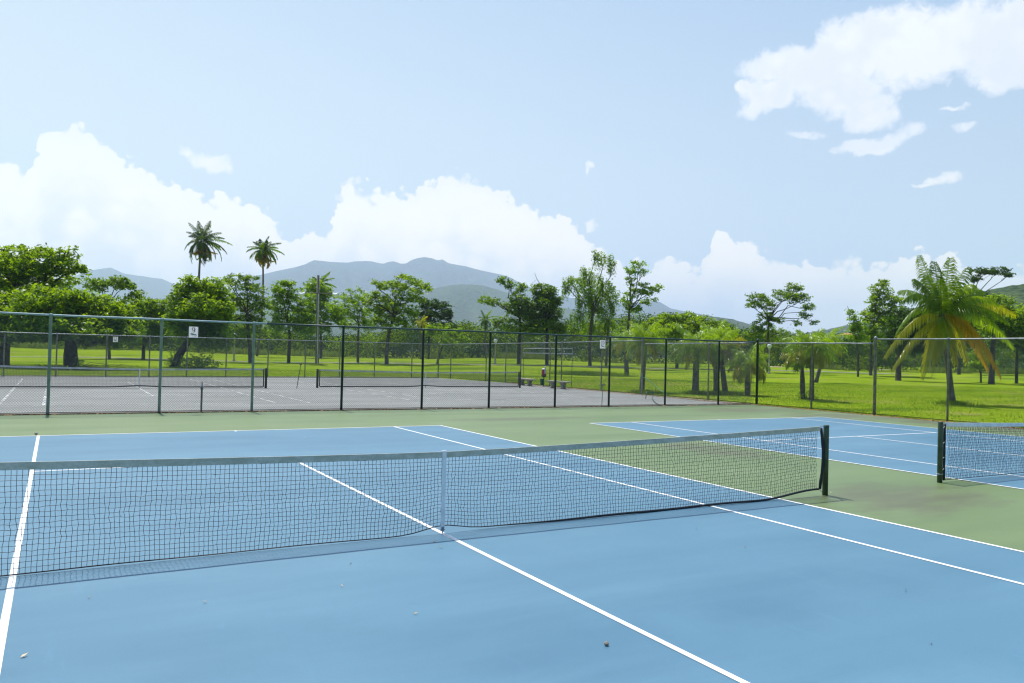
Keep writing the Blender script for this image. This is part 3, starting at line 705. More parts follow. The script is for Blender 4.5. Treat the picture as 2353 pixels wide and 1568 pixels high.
# ------------------------------------------------------------------ palms
def frond_mesh(P0, P1, P2, ll, n, w, droop, r0=.03, rng=RNG, fwd=.55, plume=.15):
    u = np.linspace(0, 1, 15)[:, None]; P0, P1, P2 = (np.asarray(a, float) for a in (P0, P1, P2))
    R_ = P0*(1-u)**2+2*P1*u*(1-u)+P2*u*u
    A = R_[:-1]; B = R_[1:]; Vr, Fr = prisms(A, B, .5*r0)
    k = np.linspace(.10, .985, n); kk = k[:, None]
    p = P0*(1-kk)**2+2*P1*kk*(1-kk)+P2*kk*kk; t = 2*(P1-P0)*(1-kk)+2*(P2-P1)*kk; t /= np.linalg.norm(t, axis=1)[:, None]
    side = np.cross(t, (0, 0, 1.0)); side /= np.linalg.norm(side, axis=1)[:, None]+1e-9
    Vs = []
    for sg in (-1, 1):
        le = ll*(.35+.65*np.sin(math.pi*np.clip(k*.92+.12, 0, 1))**.8)*rng.uniform(.82, 1.12, n)
        d = side*sg*rng.uniform(.75, 1.05, (n, 1))+np.array([0, 0, 1.0])*rng.normal(0, plume, (n, 1))+t*(fwd+.35*kk)+np.array([0, 0, 1.0])*(.12-droop*rng.uniform(.5, 1.4, (n, 1)))
        d /= np.linalg.norm(d, axis=1)[:, None]
        d2 = d+np.array([0, 0, -1.0])*(.35+droop*1.1); d2 /= np.linalg.norm(d2, axis=1)[:, None]
        wv = np.cross(d, side*sg+np.array([0, 0, .6])); wv /= np.linalg.norm(wv, axis=1)[:, None]+1e-9
        wv = t*.8+wv*.6; wv /= np.linalg.norm(wv, axis=1)[:, None]; wv = wv*w*.5
        m = p+d*le[:, None]*.55; e = m+d2*le[:, None]*.45
        Vs.append(np.stack([p-wv*.6, p+wv*.6, m-wv, m+wv, e-wv*.15, e+wv*.15], 1).reshape(-1, 3))
    V = np.concatenate(Vs); nb = np.arange(2*n)[:, None]*6
    F = np.concatenate([nb+np.array([[0, 1, 3, 2]]), nb+np.array([[2, 3, 5, 4]])])
    tn = np.tile(np.clip(rng.beta(1.6, 1.6, 2*n), 0, 1), 2)
    Va = np.concatenate([V, Vr]); Fa = np.concatenate([F, Fr+len(V)])
    return Va, Fa, np.concatenate([tn, np.full(len(Fr), .6)])

def palm(label, base, heart, L_, nf, kinds, depth=None, tr=.16, ll=.55, nl=38, w=.05, droop=.35, targets=None, curve=0.0, parts=True, name='coconut_palm', group=None, top=88, low=-55, bulge=1.35, lean=None, shaft=None, wind=0.0, plume=.15, bend=0):
    """kinds: leaf kinds from youngest to oldest frond"""
    if depth is None: bp, s = ground_at(*base)
    else: s = depth; bp = at(base[0], base[1], s); bp[2] = terr(bp[0], bp[1])
    DBG.append((label, s))
    H = at(heart[0], heart[1], s)
    root = empty(name, bp, label, 'palm tree', group)
    u = np.linspace(0, 1, 14); P = [bp+(H-bp)*q+np.array([RH[0], RH[1], 0])*math.sin(q*math.pi)*curve for q in u]
    P[0] = P[0]-np.array([0, 0, .15])
    rs = [tr*(1+(bulge-1)*max(0, 1-q*5)**1.3)*(1-.18*q)*(1+.04*(i % 2)) for i, q in enumerate(u)]
    if shaft: rs = [tr*(1.0+.35*math.sin(min(1, q*1.4)*math.pi))*(1-.25*q) for q in u]
    MB().tube([p-bp for p in P], rs, 10).build('trunk', M['bark_palm'], root, True)
    hh = H-bp; mpp = s/FPX
    fr = []
    if targets:
        for tx, ty, arch, dd, kd in targets:
            T = at(tx, ty, s+dd)-bp; d = T-hh; mid = hh+d*.5+np.array([0, 0, 1.0])*arch*mpp; fr.append((hh, mid+np.array([0, 0, .0]), T, kd))
    for i in range(nf):
        q = (i+.5)/nf; az = i*2.39996+RNG.uniform(-.25, .25); e0 = rad(top+(low-top)*q**.85+RNG.uniform(-8, 8)); bd = rad(bend+35+45*math.sin(q*2.4)+RNG.uniform(-8, 12))
        Lq = L_*RNG.uniform(.72, 1.12)*(.8+.3*math.sin(q*math.pi)); dr = lambda e: np.array([math.cos(az)*math.cos(e)+wind, math.sin(az)*math.cos(e)-wind*.3, math.sin(e)])
        m1 = hh+dr(e0)*Lq*.55; fr.append((hh, m1, m1+dr(e0-bd)*Lq*.5, kinds[min(len(kinds)-1, int(q*len(kinds)))]))
    if parts:
        for a, b, c, kd in fr:
            V, F, tn = frond_mesh(a, b, c, ll*RNG.uniform(.85, 1.1), nl, w, droop, plume=plume); mk('frond', V, F, LEAF[kd], root, tone=tn)
    else:
        by = {}
        for a, b, c, kd in fr: by.setdefault('x', []).append(frond_mesh(a, b, c, ll, nl, w, droop, plume=plume)+(kd,))
        Vs = []; Fs = []; ts = []; o = 0
        for V, F, tn, kd in by['x']: Vs.append(V); Fs.append(F+o); ts.append(tn); o += len(V)
        mk('crown', np.concatenate(Vs), np.concatenate(Fs), LEAF[fr[0][3]], root, tone=np.concatenate(ts))
    return root, s

# ------------------------------------------------------------------ the trees, one by one (pixel places in the 2352 px wide photograph)
tree('huge dark spreading tree with forked thick trunk left of sign 12', (164, 846), [(162, 815), (163, 793), (161, 782)],
     [(30, 712, 72, 34), (112, 700, 72, 38), (196, 708, 62, 36), (258, 728, 46, 30), (-50, 725, 60, 40), (20, 752, 70, 26), (95, 750, 80, 26), (178, 752, 70, 24), (246, 757, 44, 24), (150, 684, 50, 20), (60, 690, 50, 20), (300, 765, 26, 18), (212, 782, 20, 12), (262, 783, 22, 16), (-60, 765, 60, 24), (118, 776, 28, 10), (20, 772, 40, 14), (205, 765, 50, 16), (0, 735, 60, 24), (150, 730, 70, 24), (90, 725, 60, 22), (285, 745, 40, 22), (235, 772, 34, 14)],
     'broad', .27, .95, 1.25, .52, 'bark_dark', .14, per=16)
tree('tall spreading tree filling the upper left corner of the tree line', (8, 838), [(10, 810), (14, 780), (30, 720)],
     [(66, 600, 64, 32), (135, 604, 46, 28), (185, 618, 22, 9), (14, 612, 46, 20), (-40, 590, 50, 24), (110, 644, 58, 26), (30, 650, 60, 24), (150, 575, 22, 7), (60, 574, 40, 8), (-50, 640, 50, 26), (15, 672, 60, 18), (90, 668, 60, 14), (8, 572, 14, 6)],
     'broad', .30, 1.05, 1.0, .42, 'bark', .32)
tree('flat topped light crowned tree rising behind the huge spreading tree', (251, 824), [(250, 790), (252, 730), (247, 690)],
     [(240, 655, 42, 13), (268, 643, 26, 8), (290, 655, 22, 8), (215, 650, 22, 10), (238, 690, 16, 12)], 'olive', .30, 1.0, .9, .17, 'bark', .35)
tree('low bright green tree with drooping skirt between the huge tree and sign 9', (329, 825), [(330, 800), (333, 770)],
     [(300, 703, 38, 20), (345, 706, 44, 18), (390, 715, 36, 22), (290, 740, 36, 26), (340, 745, 50, 28), (395, 750, 34, 26), (318, 780, 34, 16), (370, 778, 30, 12), (295, 760, 34, 20), (345, 765, 44, 18), (410, 770, 24, 20), (310, 676, 18, 8)],
     'broad', .28, .95, 1.05, .2, 'bark_dark', .25)
tree('dense glossy round tree with leaning trunk behind sign 9', (404, 842), [(412, 815), (428, 790), (440, 768)],
     [(440, 662, 34, 24), (490, 672, 38, 28), (420, 690, 30, 22), (460, 705, 50, 26), (505, 712, 30, 26), (425, 735, 38, 22), (480, 740, 46, 24), (440, 768, 32, 14), (500, 768, 30, 18), (395, 738, 18, 16), (455, 755, 50, 22), (505, 790, 26, 14), (470, 785, 30, 10), (415, 765, 26, 16)],
     'broad', .27, .95, 1.25, .38, 'bark_dark', .15)
tree('tall loose tree with thin trunk right of sign 9', (575, 833), [(574, 800), (570, 760), (568, 720)],
     [(540, 650, 30, 18), (575, 668, 32, 20), (525, 690, 22, 22), (560, 705, 40, 20), (600, 700, 20, 16), (545, 736, 34, 16), (590, 735, 24, 16), (570, 640, 22, 6), (520, 640, 18, 8), (588, 760, 20, 10), (556, 765, 22, 10)],
     'olive', .28, 1.0, .95, .24, 'bark', 0.50)
tree('bushy yellow green tree left of the floodlight pole', (663, 833), [(664, 800), (666, 770), (662, 745)],
     [(650, 668, 28, 20), (690, 690, 34, 22), (640, 705, 26, 24), (672, 728, 40, 22), (640, 750, 26, 16), (705, 735, 24, 20), (690, 760, 30, 12), (662, 650, 14, 8)],
     'yellow', .28, 1.0, 1.05, .22, 'bark_dark', 0.43)
tree('tall yellow green tree crossing behind the floodlight pole', (737, 822), [(738, 790), (735, 740)],
     [(722, 660, 22, 18), (745, 672, 18, 18), (728, 695, 28, 18), (712, 725, 20, 18), (752, 730, 20, 18), (730, 755, 30, 12), (775, 718, 24, 16), (790, 740, 20, 12)],
     'yellow', .30, 1.0, 1.0, .2, 'bark', .3)
tree('slender wide branched tree between the floodlight pole and the flat topped tree', (822, 833), [(822, 800), (823, 770), (824, 745)],
     [(800, 690, 30, 14), (838, 682, 22, 12), (780, 712, 26, 12), (822, 715, 32, 16), (850, 735, 18, 14), (790, 745, 16, 8), (830, 748, 26, 10), (762, 700, 18, 8), (812, 668, 18, 7)],
     'yellow', .26, .95, .85, .17, 'bark', 0.51)
tree('elegant flat topped tree with long left arm against the mountain', (888, 836), [(888, 805), (893, 765), (906, 725)],
     [(935, 648, 32, 13), (968, 662, 24, 12), (905, 658, 30, 10), (872, 652, 20, 9), (945, 680, 34, 14), (905, 690, 30, 14), (862, 700, 28, 18), (895, 722, 34, 18), (935, 715, 26, 14), (872, 740, 24, 14), (925, 742, 30, 12), (842, 690, 16, 10), (925, 636, 12, 5), (860, 676, 14, 8)],
     'broad', .28, .95, .95, .25, 'bark', 0.49)
tree('dark feathery tree with hanging right branch beside the flat topped tree', (985, 806), [(985, 770), (990, 740)],
     [(985, 700, 24, 12), (1000, 722, 30, 16), (965, 730, 22, 14), (1022, 700, 14, 6), (1032, 718, 8, 14), (990, 750, 34, 14), (1030, 755, 20, 14), (970, 690, 14, 6)],
     'dark', .35, 1.1, .95, .22, 'bark_dark', .3, depth=150)
tree('low leaning tree with pale flat crown right of center', (1004, 836), [(1010, 812), (1017, 795)],
     [(1012, 752, 28, 8), (1040, 766, 26, 10), (990, 764, 18, 8), (1030, 785, 22, 8), (1060, 780, 18, 10)], 'yellow', .28, .95, .9, .13, 'bark', .3)
tree('small pale feathery tree far beyond the golf lawn', (1152, 780), [(1152, 765), (1151, 750)], [(1140, 740, 14, 8), (1160, 735, 14, 8), (1150, 752, 20, 8)], 'olive', .4, 1.1, .7, .12, 'bark', .4, depth=200)
tree('ragged dark tree with long bare left arm before the mountain slope', (1191, 836), [(1192, 800), (1194, 765), (1194, 730)],
     [(1112, 690, 15, 8), (1132, 692, 16, 6), (1155, 645, 14, 10), (1170, 655, 12, 7), (1196, 662, 14, 12), (1185, 690, 20, 16), (1210, 700, 20, 20), (1190, 722, 26, 16), (1180, 750, 26, 12), (1218, 735, 22, 16), (1165, 700, 14, 6)],
     'olive', .28, .95, .95, .27, 'bark_dark', 0.41)
tree('dark vine covered tree with bare dead twig on top', (1256, 838), [(1256, 800), (1257, 765), (1255, 735)],
     [(1240, 665, 18, 14), (1262, 672, 18, 14), (1250, 695, 28, 16), (1238, 722, 26, 18), (1270, 718, 22, 18), (1258, 748, 36, 16), (1285, 755, 20, 14), (1228, 758, 24, 14), (1275, 690, 14, 10)],
     'olive', .28, .95, 1.1, .25, 'bark_dark', .2, twigs=[((1246, 690), (1228, 626))])
tree('tall weeping tree with hanging strands right of center', (1355, 840), [(1354, 800), (1358, 750), (1362, 715)],
     [(1390, 590, 22, 9), (1370, 580, 12, 8), (1405, 605, 10, 8), (1345, 618, 14, 8), (1322, 640, 22, 10), (1355, 636, 28, 12), (1385, 650, 26, 14), (1305, 638, 14, 8), (1345, 662, 24, 14), (1375, 680, 30, 16), (1405, 668, 18, 14), (1340, 690, 20, 12), (1372, 712, 28, 12), (1330, 720, 20, 12), (1408, 700, 12, 10), (1298, 655, 8, 8), (1350, 745, 20, 10)],
     'yellow', .24, .85, .95, .24, 'bark', 0.40, droop=1.0)
tree('slim open crowned tree right of the tall weeping tree', (1440, 846), [(1440, 800), (1443, 745), (1446, 710)],
     [(1466, 606, 20, 9), (1448, 622, 16, 8), (1476, 625, 12, 7), (1450, 645, 18, 10), (1458, 672, 20, 9), (1490, 668, 20, 9), (1508, 660, 14, 7), (1440, 690, 16, 9), (1490, 690, 18, 8), (1450, 708, 22, 10), (1482, 655, 12, 6)],
     'yellow', .25, .85, .9, .2, 'bark', 0.50)
tree('broad low bright green tree behind the queen palms', (1555, 838), [(1555, 800), (1556, 770)],
     [(1530, 738, 34, 16), (1575, 735, 34, 16), (1615, 745, 34, 16), (1650, 752, 24, 14), (1545, 760, 40, 14), (1600, 765, 44, 16), (1500, 752, 24, 16), (1645, 772, 26, 12)], 'broad', .32, 1.05, 1.1, .22, 'bark_dark', .2, depth=118)
tree('open crowned tree with two drifting boughs against the white cloud', (1764, 842), [(1765, 800), (1764, 765), (1766, 735)],
     [(1740, 685, 24, 11), (1760, 700, 20, 10), (1730, 700, 16, 8), (1795, 672, 22, 10), (1825, 660, 20, 10), (1815, 682, 26, 12), (1840, 685, 18, 10), (1855, 705, 14, 8), (1848, 722, 14, 8), (1830, 742, 10, 6), (1868, 738, 8, 5), (1760, 725, 20, 12), (1785, 735, 14, 8), (1750, 750, 24, 10), (1775, 765, 32, 12), (1730, 765, 22, 12)],
     'olive', .25, .85, .9, .2, 'bark', 0.45, depth=112)
tree('medium green tree with tall crown left of the big coconut palm', (2000, 862), [(2000, 830), (2001, 795), (2006, 760)],
     [(2025, 665, 24, 12), (2050, 690, 24, 14), (2008, 690, 20, 14), (2020, 715, 32, 16), (2060, 720, 24, 18), (2015, 745, 34, 18), (2060, 750, 28, 18), (1990, 725, 16, 12), (2030, 650, 12, 6), (2000, 770, 24, 12)],
     'broad', .26, .9, 1.0, .2, 'bark', 0.43)
tree('small pale tree with dead bare limb left of the big coconut palm', (1971, 846), [(1971, 815), (1968, 785)],
     [(1962, 735, 14, 10), (1978, 752, 18, 14), (1955, 755, 12, 10), (1970, 775, 20, 10), (1950, 715, 8, 6)], 'yellow', .28, .95, .8, .13, 'bark', .35, twigs=[((1975, 745), (1946, 702))], depth=105)
tree('dark dense tree directly behind the big coconut palm', (2063, 874), [(2064, 845), (2066, 815), (2070, 790)],
     [(2085, 735, 36, 26), (2110, 770, 44, 28), (2150, 750, 50, 34), (2065, 775, 30, 24), (2190, 775, 40, 26), (2095, 800, 40, 14)], 'dark', .27, .95, 1.2, .3, 'bark', .16)
tree('tree with flat dark bough showing above the right edge palm crown', (2202, 860), [(2202, 830), (2204, 780), (2215, 720)],
     [(2262, 622, 26, 7), (2290, 622, 26, 8), (2315, 630, 10, 5), (2240, 640, 14, 7), (2250, 690, 30, 20), (2225, 730, 34, 24), (2265, 735, 34, 24)], 'dark', .26, .9, 1.0, .28, 'bark', .25)
tree('dense green tree at the right edge of the tree line', (2277, 882), [(2278, 850), (2280, 800), (2284, 770)],
     [(2290, 700, 32, 22), (2320, 730, 34, 24), (2285, 745, 36, 22), (2345, 760, 30, 24), (2310, 775, 34, 20), (2372, 725, 34, 28), (2390, 780, 36, 26)], 'broad', .25, .9, 1.1, .3, 'bark', .2)
tree('low pale green sapling under the big coconut palm fronds', (2253, 878), [(2253, 855)], [(2250, 815, 24, 12), (2262, 832, 22, 12), (2240, 840, 18, 10)], 'yellow', .22, .8, .9, .1, 'bark', .3)
tree('slender straight trunk tree at the far right behind the path', (2335, 852), [(2336, 820), (2336, 780)], [(2340, 760, 36, 20), (2320, 785, 26, 14), (2368, 790, 26, 18)], 'dark', .3, 1.0, 1.0, .16, 'bark', .25, depth=95)

# shrubs
def shrub(label, base, blobs, kind='broad', leaf=.18, group=None, depth=None):
    bp, s = ground_at(*base)
    if depth: s = depth; bp = at(base[0], base[1], s); bp[2] = terr(bp[0], bp[1])
    root = empty('shrub', bp, label, 'shrub', group); mpp = s/FPX; al = []
    mb = MB()
    for bx, by, rx, ry in blobs:
        c = at(bx, by, s+RNG.uniform(-.3, .3)); rx *= mpp; ry *= mpp
        cc, lc = clumpset(c, np.array([rx, rx*.8, ry]), max(8, int(46*rx*ry)), .28, 13, .8); al.append(lc)
        for j in range(5): limb(mb, (0, 0, -.05), cc[j]-bp, .03, .008, .1, 4)
    mb.build('stem', M['bark_dark'], root, True)
    C = np.concatenate(al); C = C[C[:, 2] > terr(C[:, 0], C[:, 1])]
    V, F, tn = leaves(C, leaf, .35); mk('foliage', V-bp, F, LEAF[kind], root, tone=tn)
shrub('dark rounded shrub at the foot of the leaning glossy tree', (455, 846), [(440, 826, 22, 14), (470, 824, 24, 15), (490, 834, 16, 10), (455, 838, 40, 8), (425, 838, 18, 8)], 'broad', .2)
shrub('light leafy shoots left of the leaning glossy trunk', (392, 842), [(396, 815, 10, 14), (386, 828, 8, 10), (410, 835, 14, 8)], 'yellow', .16)
shrub('low dark weeds around the huge tree trunk', (165, 850), [(120, 844, 24, 4), (160, 846, 30, 5), (200, 845, 24, 4), (90, 842, 18, 4), (260, 844, 30, 4), (310, 845, 30, 4), (182, 832, 8, 12)], 'broad', .16)
shrub('small weed tuft at the twin queen palm bases', (1855, 916), [(1842, 908, 8, 8), (1868, 911, 10, 7)], 'broad', .13)

# palms
palm('tallest coconut palm with dark full crown standing above the trees', (455, 803), (462, 552), 4.9, 52, ['palm_deep', 'palm_deep', 'palm', 'palm_deep', 'palm', 'palm_deep', 'palm_yellow', 'palm_orange'], depth=150, tr=.22, ll=.95, nl=40, w=.13, droop=.6, curve=-.25, low=-100, wind=.14)
palm('shorter tall coconut palm with orange lower fronds left of the mountain', (590, 818), (603, 574), 3.6, 44, ['palm_deep', 'palm', 'palm', 'palm_yellow', 'palm_orange', 'palm_orange'], tr=.17, ll=.8, nl=38, w=.12, droop=.5, curve=.5, low=-95, wind=.10)
palm('coconut palm with pale hanging fronds behind the floodlight pole', (731, 808), (732, 652), 3.3, 30, ['palm', 'palm', 'palm', 'palm_yellow', 'palm_dry', 'palm_dry'], depth=146, tr=.17, ll=.75, nl=34, w=.13, droop=.5, low=-85, wind=.16)
palm('short coconut palm with tan fronds beside the dark feathery tree', (968, 800), (968, 741), 2.2, 15, ['palm_yellow', 'palm_yellow', 'palm_dry', 'palm_orange'], depth=140, tr=.15, ll=.55, nl=22, w=.10, parts=False)
palm('drooping dark coconut palm in front of the hill right of center', (1116, 800), (1114, 733), 2.6, 20, ['palm', 'palm', 'palm'], depth=150, tr=.15, ll=.6, nl=24, w=.11, parts=False, wind=.1, low=-70)
palm('coconut palm with pale fronds half hidden by the queen palms', (1392, 838), (1398, 735), 2.6, 16, ['palm', 'palm_dry', 'palm_yellow'], depth=120, tr=.17, ll=.6, nl=24, w=.10, parts=False)
Q = dict(name='queen_palm', ll=.60, nl=58, w=.034, plume=.8, droop=.75, top=84, low=-12, bend=14, bulge=1.15)
GQ = 'queen palms on the lawn'
qk = ['queen', 'queen', 'queen', 'queen', 'palm_yellow']
palm('queen palm behind the hose with tall dark leaning trunk', (1474, 900), (1482, 788), 2.3, 26, qk, tr=.15, group=GQ, **Q)
palm('queen palm with yellow left frond beyond sign 10', (1440, 848), (1437, 790), 3.2, 18, ['queen', 'queen', 'palm_yellow'], tr=.25, group=GQ, depth=84, **Q)
palm('tall queen palm with straight speckled trunk right of the hose', (1597, 904), (1600, 802), 2.3, 26, qk, tr=.20, group=GQ, **Q)
palm('left one of two queen palms crossing trunks before the near fence post', (1646, 899), (1642, 782), 2.15, 24, qk, tr=.18, group=GQ, **Q)
palm('right leaning one of two queen palms crossing trunks before the near fence post', (1666, 904), (1654, 800), 1.9, 20, ['queen', 'palm_yellow', 'queen', 'palm_dry'], tr=.17, group=GQ, **Q)
palm('short yellow green queen palm beside the fence corner post', (1717, 908), (1718, 842), 1.95, 26, ['queen', 'queen', 'palm_yellow', 'palm_yellow'], tr=.14, group=GQ, shaft=True, **Q)
palm('slim queen palm with swollen trunk right of the corner post', (1844, 916), (1842, 822), 1.55, 18, ['queen', 'palm_yellow', 'queen'], tr=.11, group=GQ, shaft=True, **Q)
palm('queen palm with upright bright fronds behind the side fence post', (1864, 920), (1866, 802), 1.9, 22, ['queen', 'queen', 'queen', 'palm_yellow'], tr=.12, group=GQ, **Q)
palm('farther queen palm with drooping crown left of the fence terminal post', (1874, 864), (1900, 788), 2.8, 20, ['queen', 'queen', 'palm_yellow'], tr=.18, group=GQ, depth=78, **Q)
# the big coconut palm by the fence: fronds aimed one by one
LEAF['coco'] = leaf_mat('bright_palm_leaflet', (.055, .115, .006), (.215, .320, .012), (.430, .620, .010), .65, .45, .34)
O, Y_, G_ = 'palm_orange', 'palm_yellow', 'coco'
T = [(2100, 640, 26, .2, 'palm'), (2113, 585, 6, -.4, G_), (2146, 600, 8, .6, 'palm'), (2182, 592, 14, .3, G_), (2225, 612, 30, .8, 'palm'), (2240, 655, 45, -.6, G_), (2160, 640, 10, -1.4, 'palm'), (2128, 632, 18, .9, G_),
     (2072, 692, 62, -.5, 'palm'), (2064, 668, 40, 1.3, G_), (2058, 765, 80, .8, G_), (2032, 822, 70, -.6, Y_), (2048, 850, 40, .3, Y_), (2118, 872, 60, -1.2, Y_), (2140, 868, 40, .8, Y_),
     (2262, 672, 60, .9, 'palm'), (2296, 700, 60, -.5, G_), (2336, 724, 62, .7, Y_), (2318, 742, 60, -1.3, 'palm'), (2330, 800, 80, .5, G_), (2300, 868, 85, -.4, O), (2270, 850, 70, .9, O),
     (2222, 836, 60, 1.4, Y_), (2180, 800, 30, -1.7, G_), (2196, 645, 30, 1.6, G_), (2250, 740, 50, 1.9, 'palm'), (2196, 838, 40, .4, Y_), (2150, 835, 35, -.6, Y_)]
palm('large coconut palm with yellow and orange lower fronds at the right fence', (2186, 928), (2163, 722), 1, 0, [], tr=.155, ll=.84, nl=88, w=.044, droop=.85, targets=T, plume=.18, curve=.05, bulge=1.5)

# ------------------------------------------------------------------ lamps, floodlights, pole
def park_lamp(label, base, top, depth=None):
    bp, s = ground_at(*base)
    if depth: s = depth; bp = at(base[0], base[1], s); bp[2] = terr(bp[0], bp[1])
    h = (at(top[0], top[1], s)-bp)[2]
    r = empty('street_lamp', bp, label, 'street lamp', 'globe lamps on the lawn')
    MB().lathe([(.20, -.1), (.20, .15), (.12, .25), (.10, h-.75), (.16, h-.72), (.16, h-.62), (.10, h-.6)], (0, 0, 0), 12).build('post', M['lamp_post'], r, True)
    MB().lathe([(.12, h-.60), (.25, h-.45), (.30, h-.22), (.24, h-.04), (.12, h)], (0, 0, 0), 16).build('globe', M['globe'], r, True)
    MB().lathe([(.13, h), (.15, h+.02), (.06, h+.10), (.02, h+.2)], (0, 0, 0), 12).build('cap', M['black'], r, True)
park_lamp('globe lamp on pale post right of sign 9', (537, 829), (537, 765))
park_lamp('globe lamp on pale post near the center beyond the fence', (1137, 836), (1138, 778))
park_lamp('globe lamp half hidden behind the fence corner queen palm', (1766, 858), (1766, 790))
bp, s = ground_at(728, 838); t = at(731, 632, s)-bp
r = empty('floodlight_pole', bp, 'tall weathered wooden pole carrying two floodlights', 'light pole')
MB().tube([(0, 0, -.2), t*.5, t], [.25, .22, .17], 10).build('pole', M['wood'], r, True)
MB().tube([(-.02, -.26, .1), t*.8+np.array([-.02, -.22, 0])], .05, 6).build('conduit', M['steel_pale'], r)
c = t*.80+np.array([.0, -.22, .0]); ar = np.array([RH[0], RH[1], 0])*3.0
MB().tube([c-ar*.62, c+ar*.62], .07, 6).build('crossarm', M['wood'], r)
for sgn in (-1, 1):
    lc = c+ar*.62*sgn+np.array([0, -.2, -.05]); ax = np.array([RH[0]*sgn*.75, RH[1]*sgn*.75-.35, -.45]); ax /= np.linalg.norm(ax)
    MB().tube([lc-ax*.1, lc+ax*.2, lc+ax*.55, lc+ax*.60], [.12, .17, .42, .40], 14).build('floodlight', M['white'], r, True)
MB().box((.02, -.30, 1.15), (.34, .16, .5)).build('meter_box', M['galv'], r)

# ------------------------------------------------------------------ paths over the lawn
def path(name, pts, w, m, dz=.03):
    P = [ground_at(*p)[0] for p in pts]; Q_ = []
    for a, b in zip(P[:-1], P[1:]):
        for k in np.linspace(0, 1, 14)[:-1]: Q_.append(a+(b-a)*k)
    Q_.append(P[-1]); V = []
    for i, p in enumerate(Q_):
        t = Q_[min(i+1, len(Q_)-1)]-Q_[max(i-1, 0)]; n_ = np.array([-t[1], t[0]]); n_ /= np.linalg.norm(n_)
        for sgn in (-1, 1):
            q = p[:2]+n_*w/2*sgn; V.append((q[0], q[1], float(terr(q[0], q[1]))+dz))
    return tag(mk(name, V, [(2*i, 2*i+2, 2*i+3, 2*i+1) for i in range(len(Q_)-1)], m), kind='structure')
path('cart_path', [(-120, 816), (150, 820), (400, 826), (700, 832), (1000, 836), (1250, 839), (1500, 846), (1770, 850), (2010, 858), (2200, 866), (2480, 880)], 2.2, M['path'])
path('sandy_track', [(560, 804), (700, 805), (800, 808), (880, 812)], 2.6, M['sand'], .04)
path('sandy_track', [(1770, 843), (1900, 844), (1990, 847), (2040, 850)], 3.0, M['sand'], .04)

# ------------------------------------------------------------------ grass and reeds
def blades(name, P, h, w, kind, lean=.35):
    n = len(P); a = RNG.uniform(0, 6.283, n); hh = h*RNG.uniform(.5, 1.3, n); d = np.stack([np.cos(a), np.sin(a), 0*a], 1); e = np.stack([-np.sin(a), np.cos(a), 0*a], 1)
    b = RNG.uniform(0, lean, n)[:, None]; up = np.array([0, 0, 1.0]); wd = w*RNG.uniform(.6, 1.3, n)[:, None]
    m = P+up*hh[:, None]*.55+e*b*hh[:, None]*.4; t = P+up*hh[:, None]*(1-.35*b)+e*b*hh[:, None]*1.2
    V = np.stack([P-d*wd*.5, P+d*wd*.5, m+d*wd*.45, m-d*wd*.45, t+d*wd*.1, t-d*wd*.1], 1).reshape(-1, 3); nb = np.arange(n)[:, None]*6
    F = np.concatenate([nb+np.array([[0, 1, 2, 3]]), nb+np.array([[3, 2, 4, 5]])]); tn = np.tile(np.clip(RNG.beta(1.5, 1.5, n), 0, 1), 2)
    return tag(mk(name, V, F, LEAF[kind], tone=tn), kind='stuff')
def scatter(n, s0, s1, t0, t1):
    s_ = np.sqrt(RNG.uniform(s0*s0, s1*s1, n)); f = RNG.uniform(t0, t1, n); x = CAM[0]+FH[0]*s_+RH[0]*f*s_; y = CAM[1]+FH[1]*s_+RH[1]*f*s_
    return np.stack([x, y, terr(x, y)], 1)
P = scatter(210000, 26, 75, -.72, .75)
P = P[(P[:, 0] > 23.85) | (P[:, 1] > 45.3+(P[:, 0]+14)*.107)]
blades('grass', P, .055, .016, 'grass', .9)
e = np.stack([RNG.uniform(23.83, 24.15, 9000), RNG.uniform(-6, 40, 9000), np.full(9000, -.05)], 1); blades('grass', e, .11, .016, 'grass', .8)
c, _ = ground_at(1450, 864)
k = RNG.normal(size=(5000, 2)); P = np.stack([c[0]-4.6*RH[0]*0+k[:, 0]*1.7*RH[0]+k[:, 1]*.9*FH[0], c[1]+k[:, 0]*1.7*RH[1]+k[:, 1]*.9*FH[1], np.zeros(5000)], 1)
c2, _ = ground_at(1352, 862); P[:, :2] += (c2-c)[:2]; P[:, 2] = terr(P[:, 0], P[:, 1]); blades('tall_grass', P, .42, .03, 'grass', .7)
for q in ((2190, 929, .8), (1480, 903, .9), (1655, 906, 1.0), (728, 839, 1.2), (1598, 905, .6)):
    c, _ = ground_at(q[0], q[1]); k = RNG.normal(size=(700, 2))*q[2]*.5; P = np.stack([c[0]+k[:, 0], c[1]+k[:, 1], terr(c[0]+k[:, 0], c[1]+k[:, 1])], 1); blades('tall_grass', P, .22, .025, 'grass', .7)
def prof(pts):
    xs, ys = zip(*pts); return lambda x: np.interp(x, xs, ys)
yh = lambda x: 811.4+.0252*(x-1176)
def topz(p_, s_): # heights whose tops show at pixel row p_(px)
    pass
# reeds along the far lawn edge
pxs = RNG.uniform(-60, 2420, 26000); keep = (np.sin(pxs/37.0)+np.sin(pxs/91.0+1)+.6*np.sin(pxs/13.0)) > .25; pxs = pxs[keep]
ss = RNG.uniform(149, 156, len(pxs)); D = np.stack([ray(x, 800) for x in pxs]); P = CAM+D*ss[:, None]; P[:, 2] = terr(P[:, 0], P[:, 1]); blades('reeds', P, 1.15, .09, 'reed', .6)

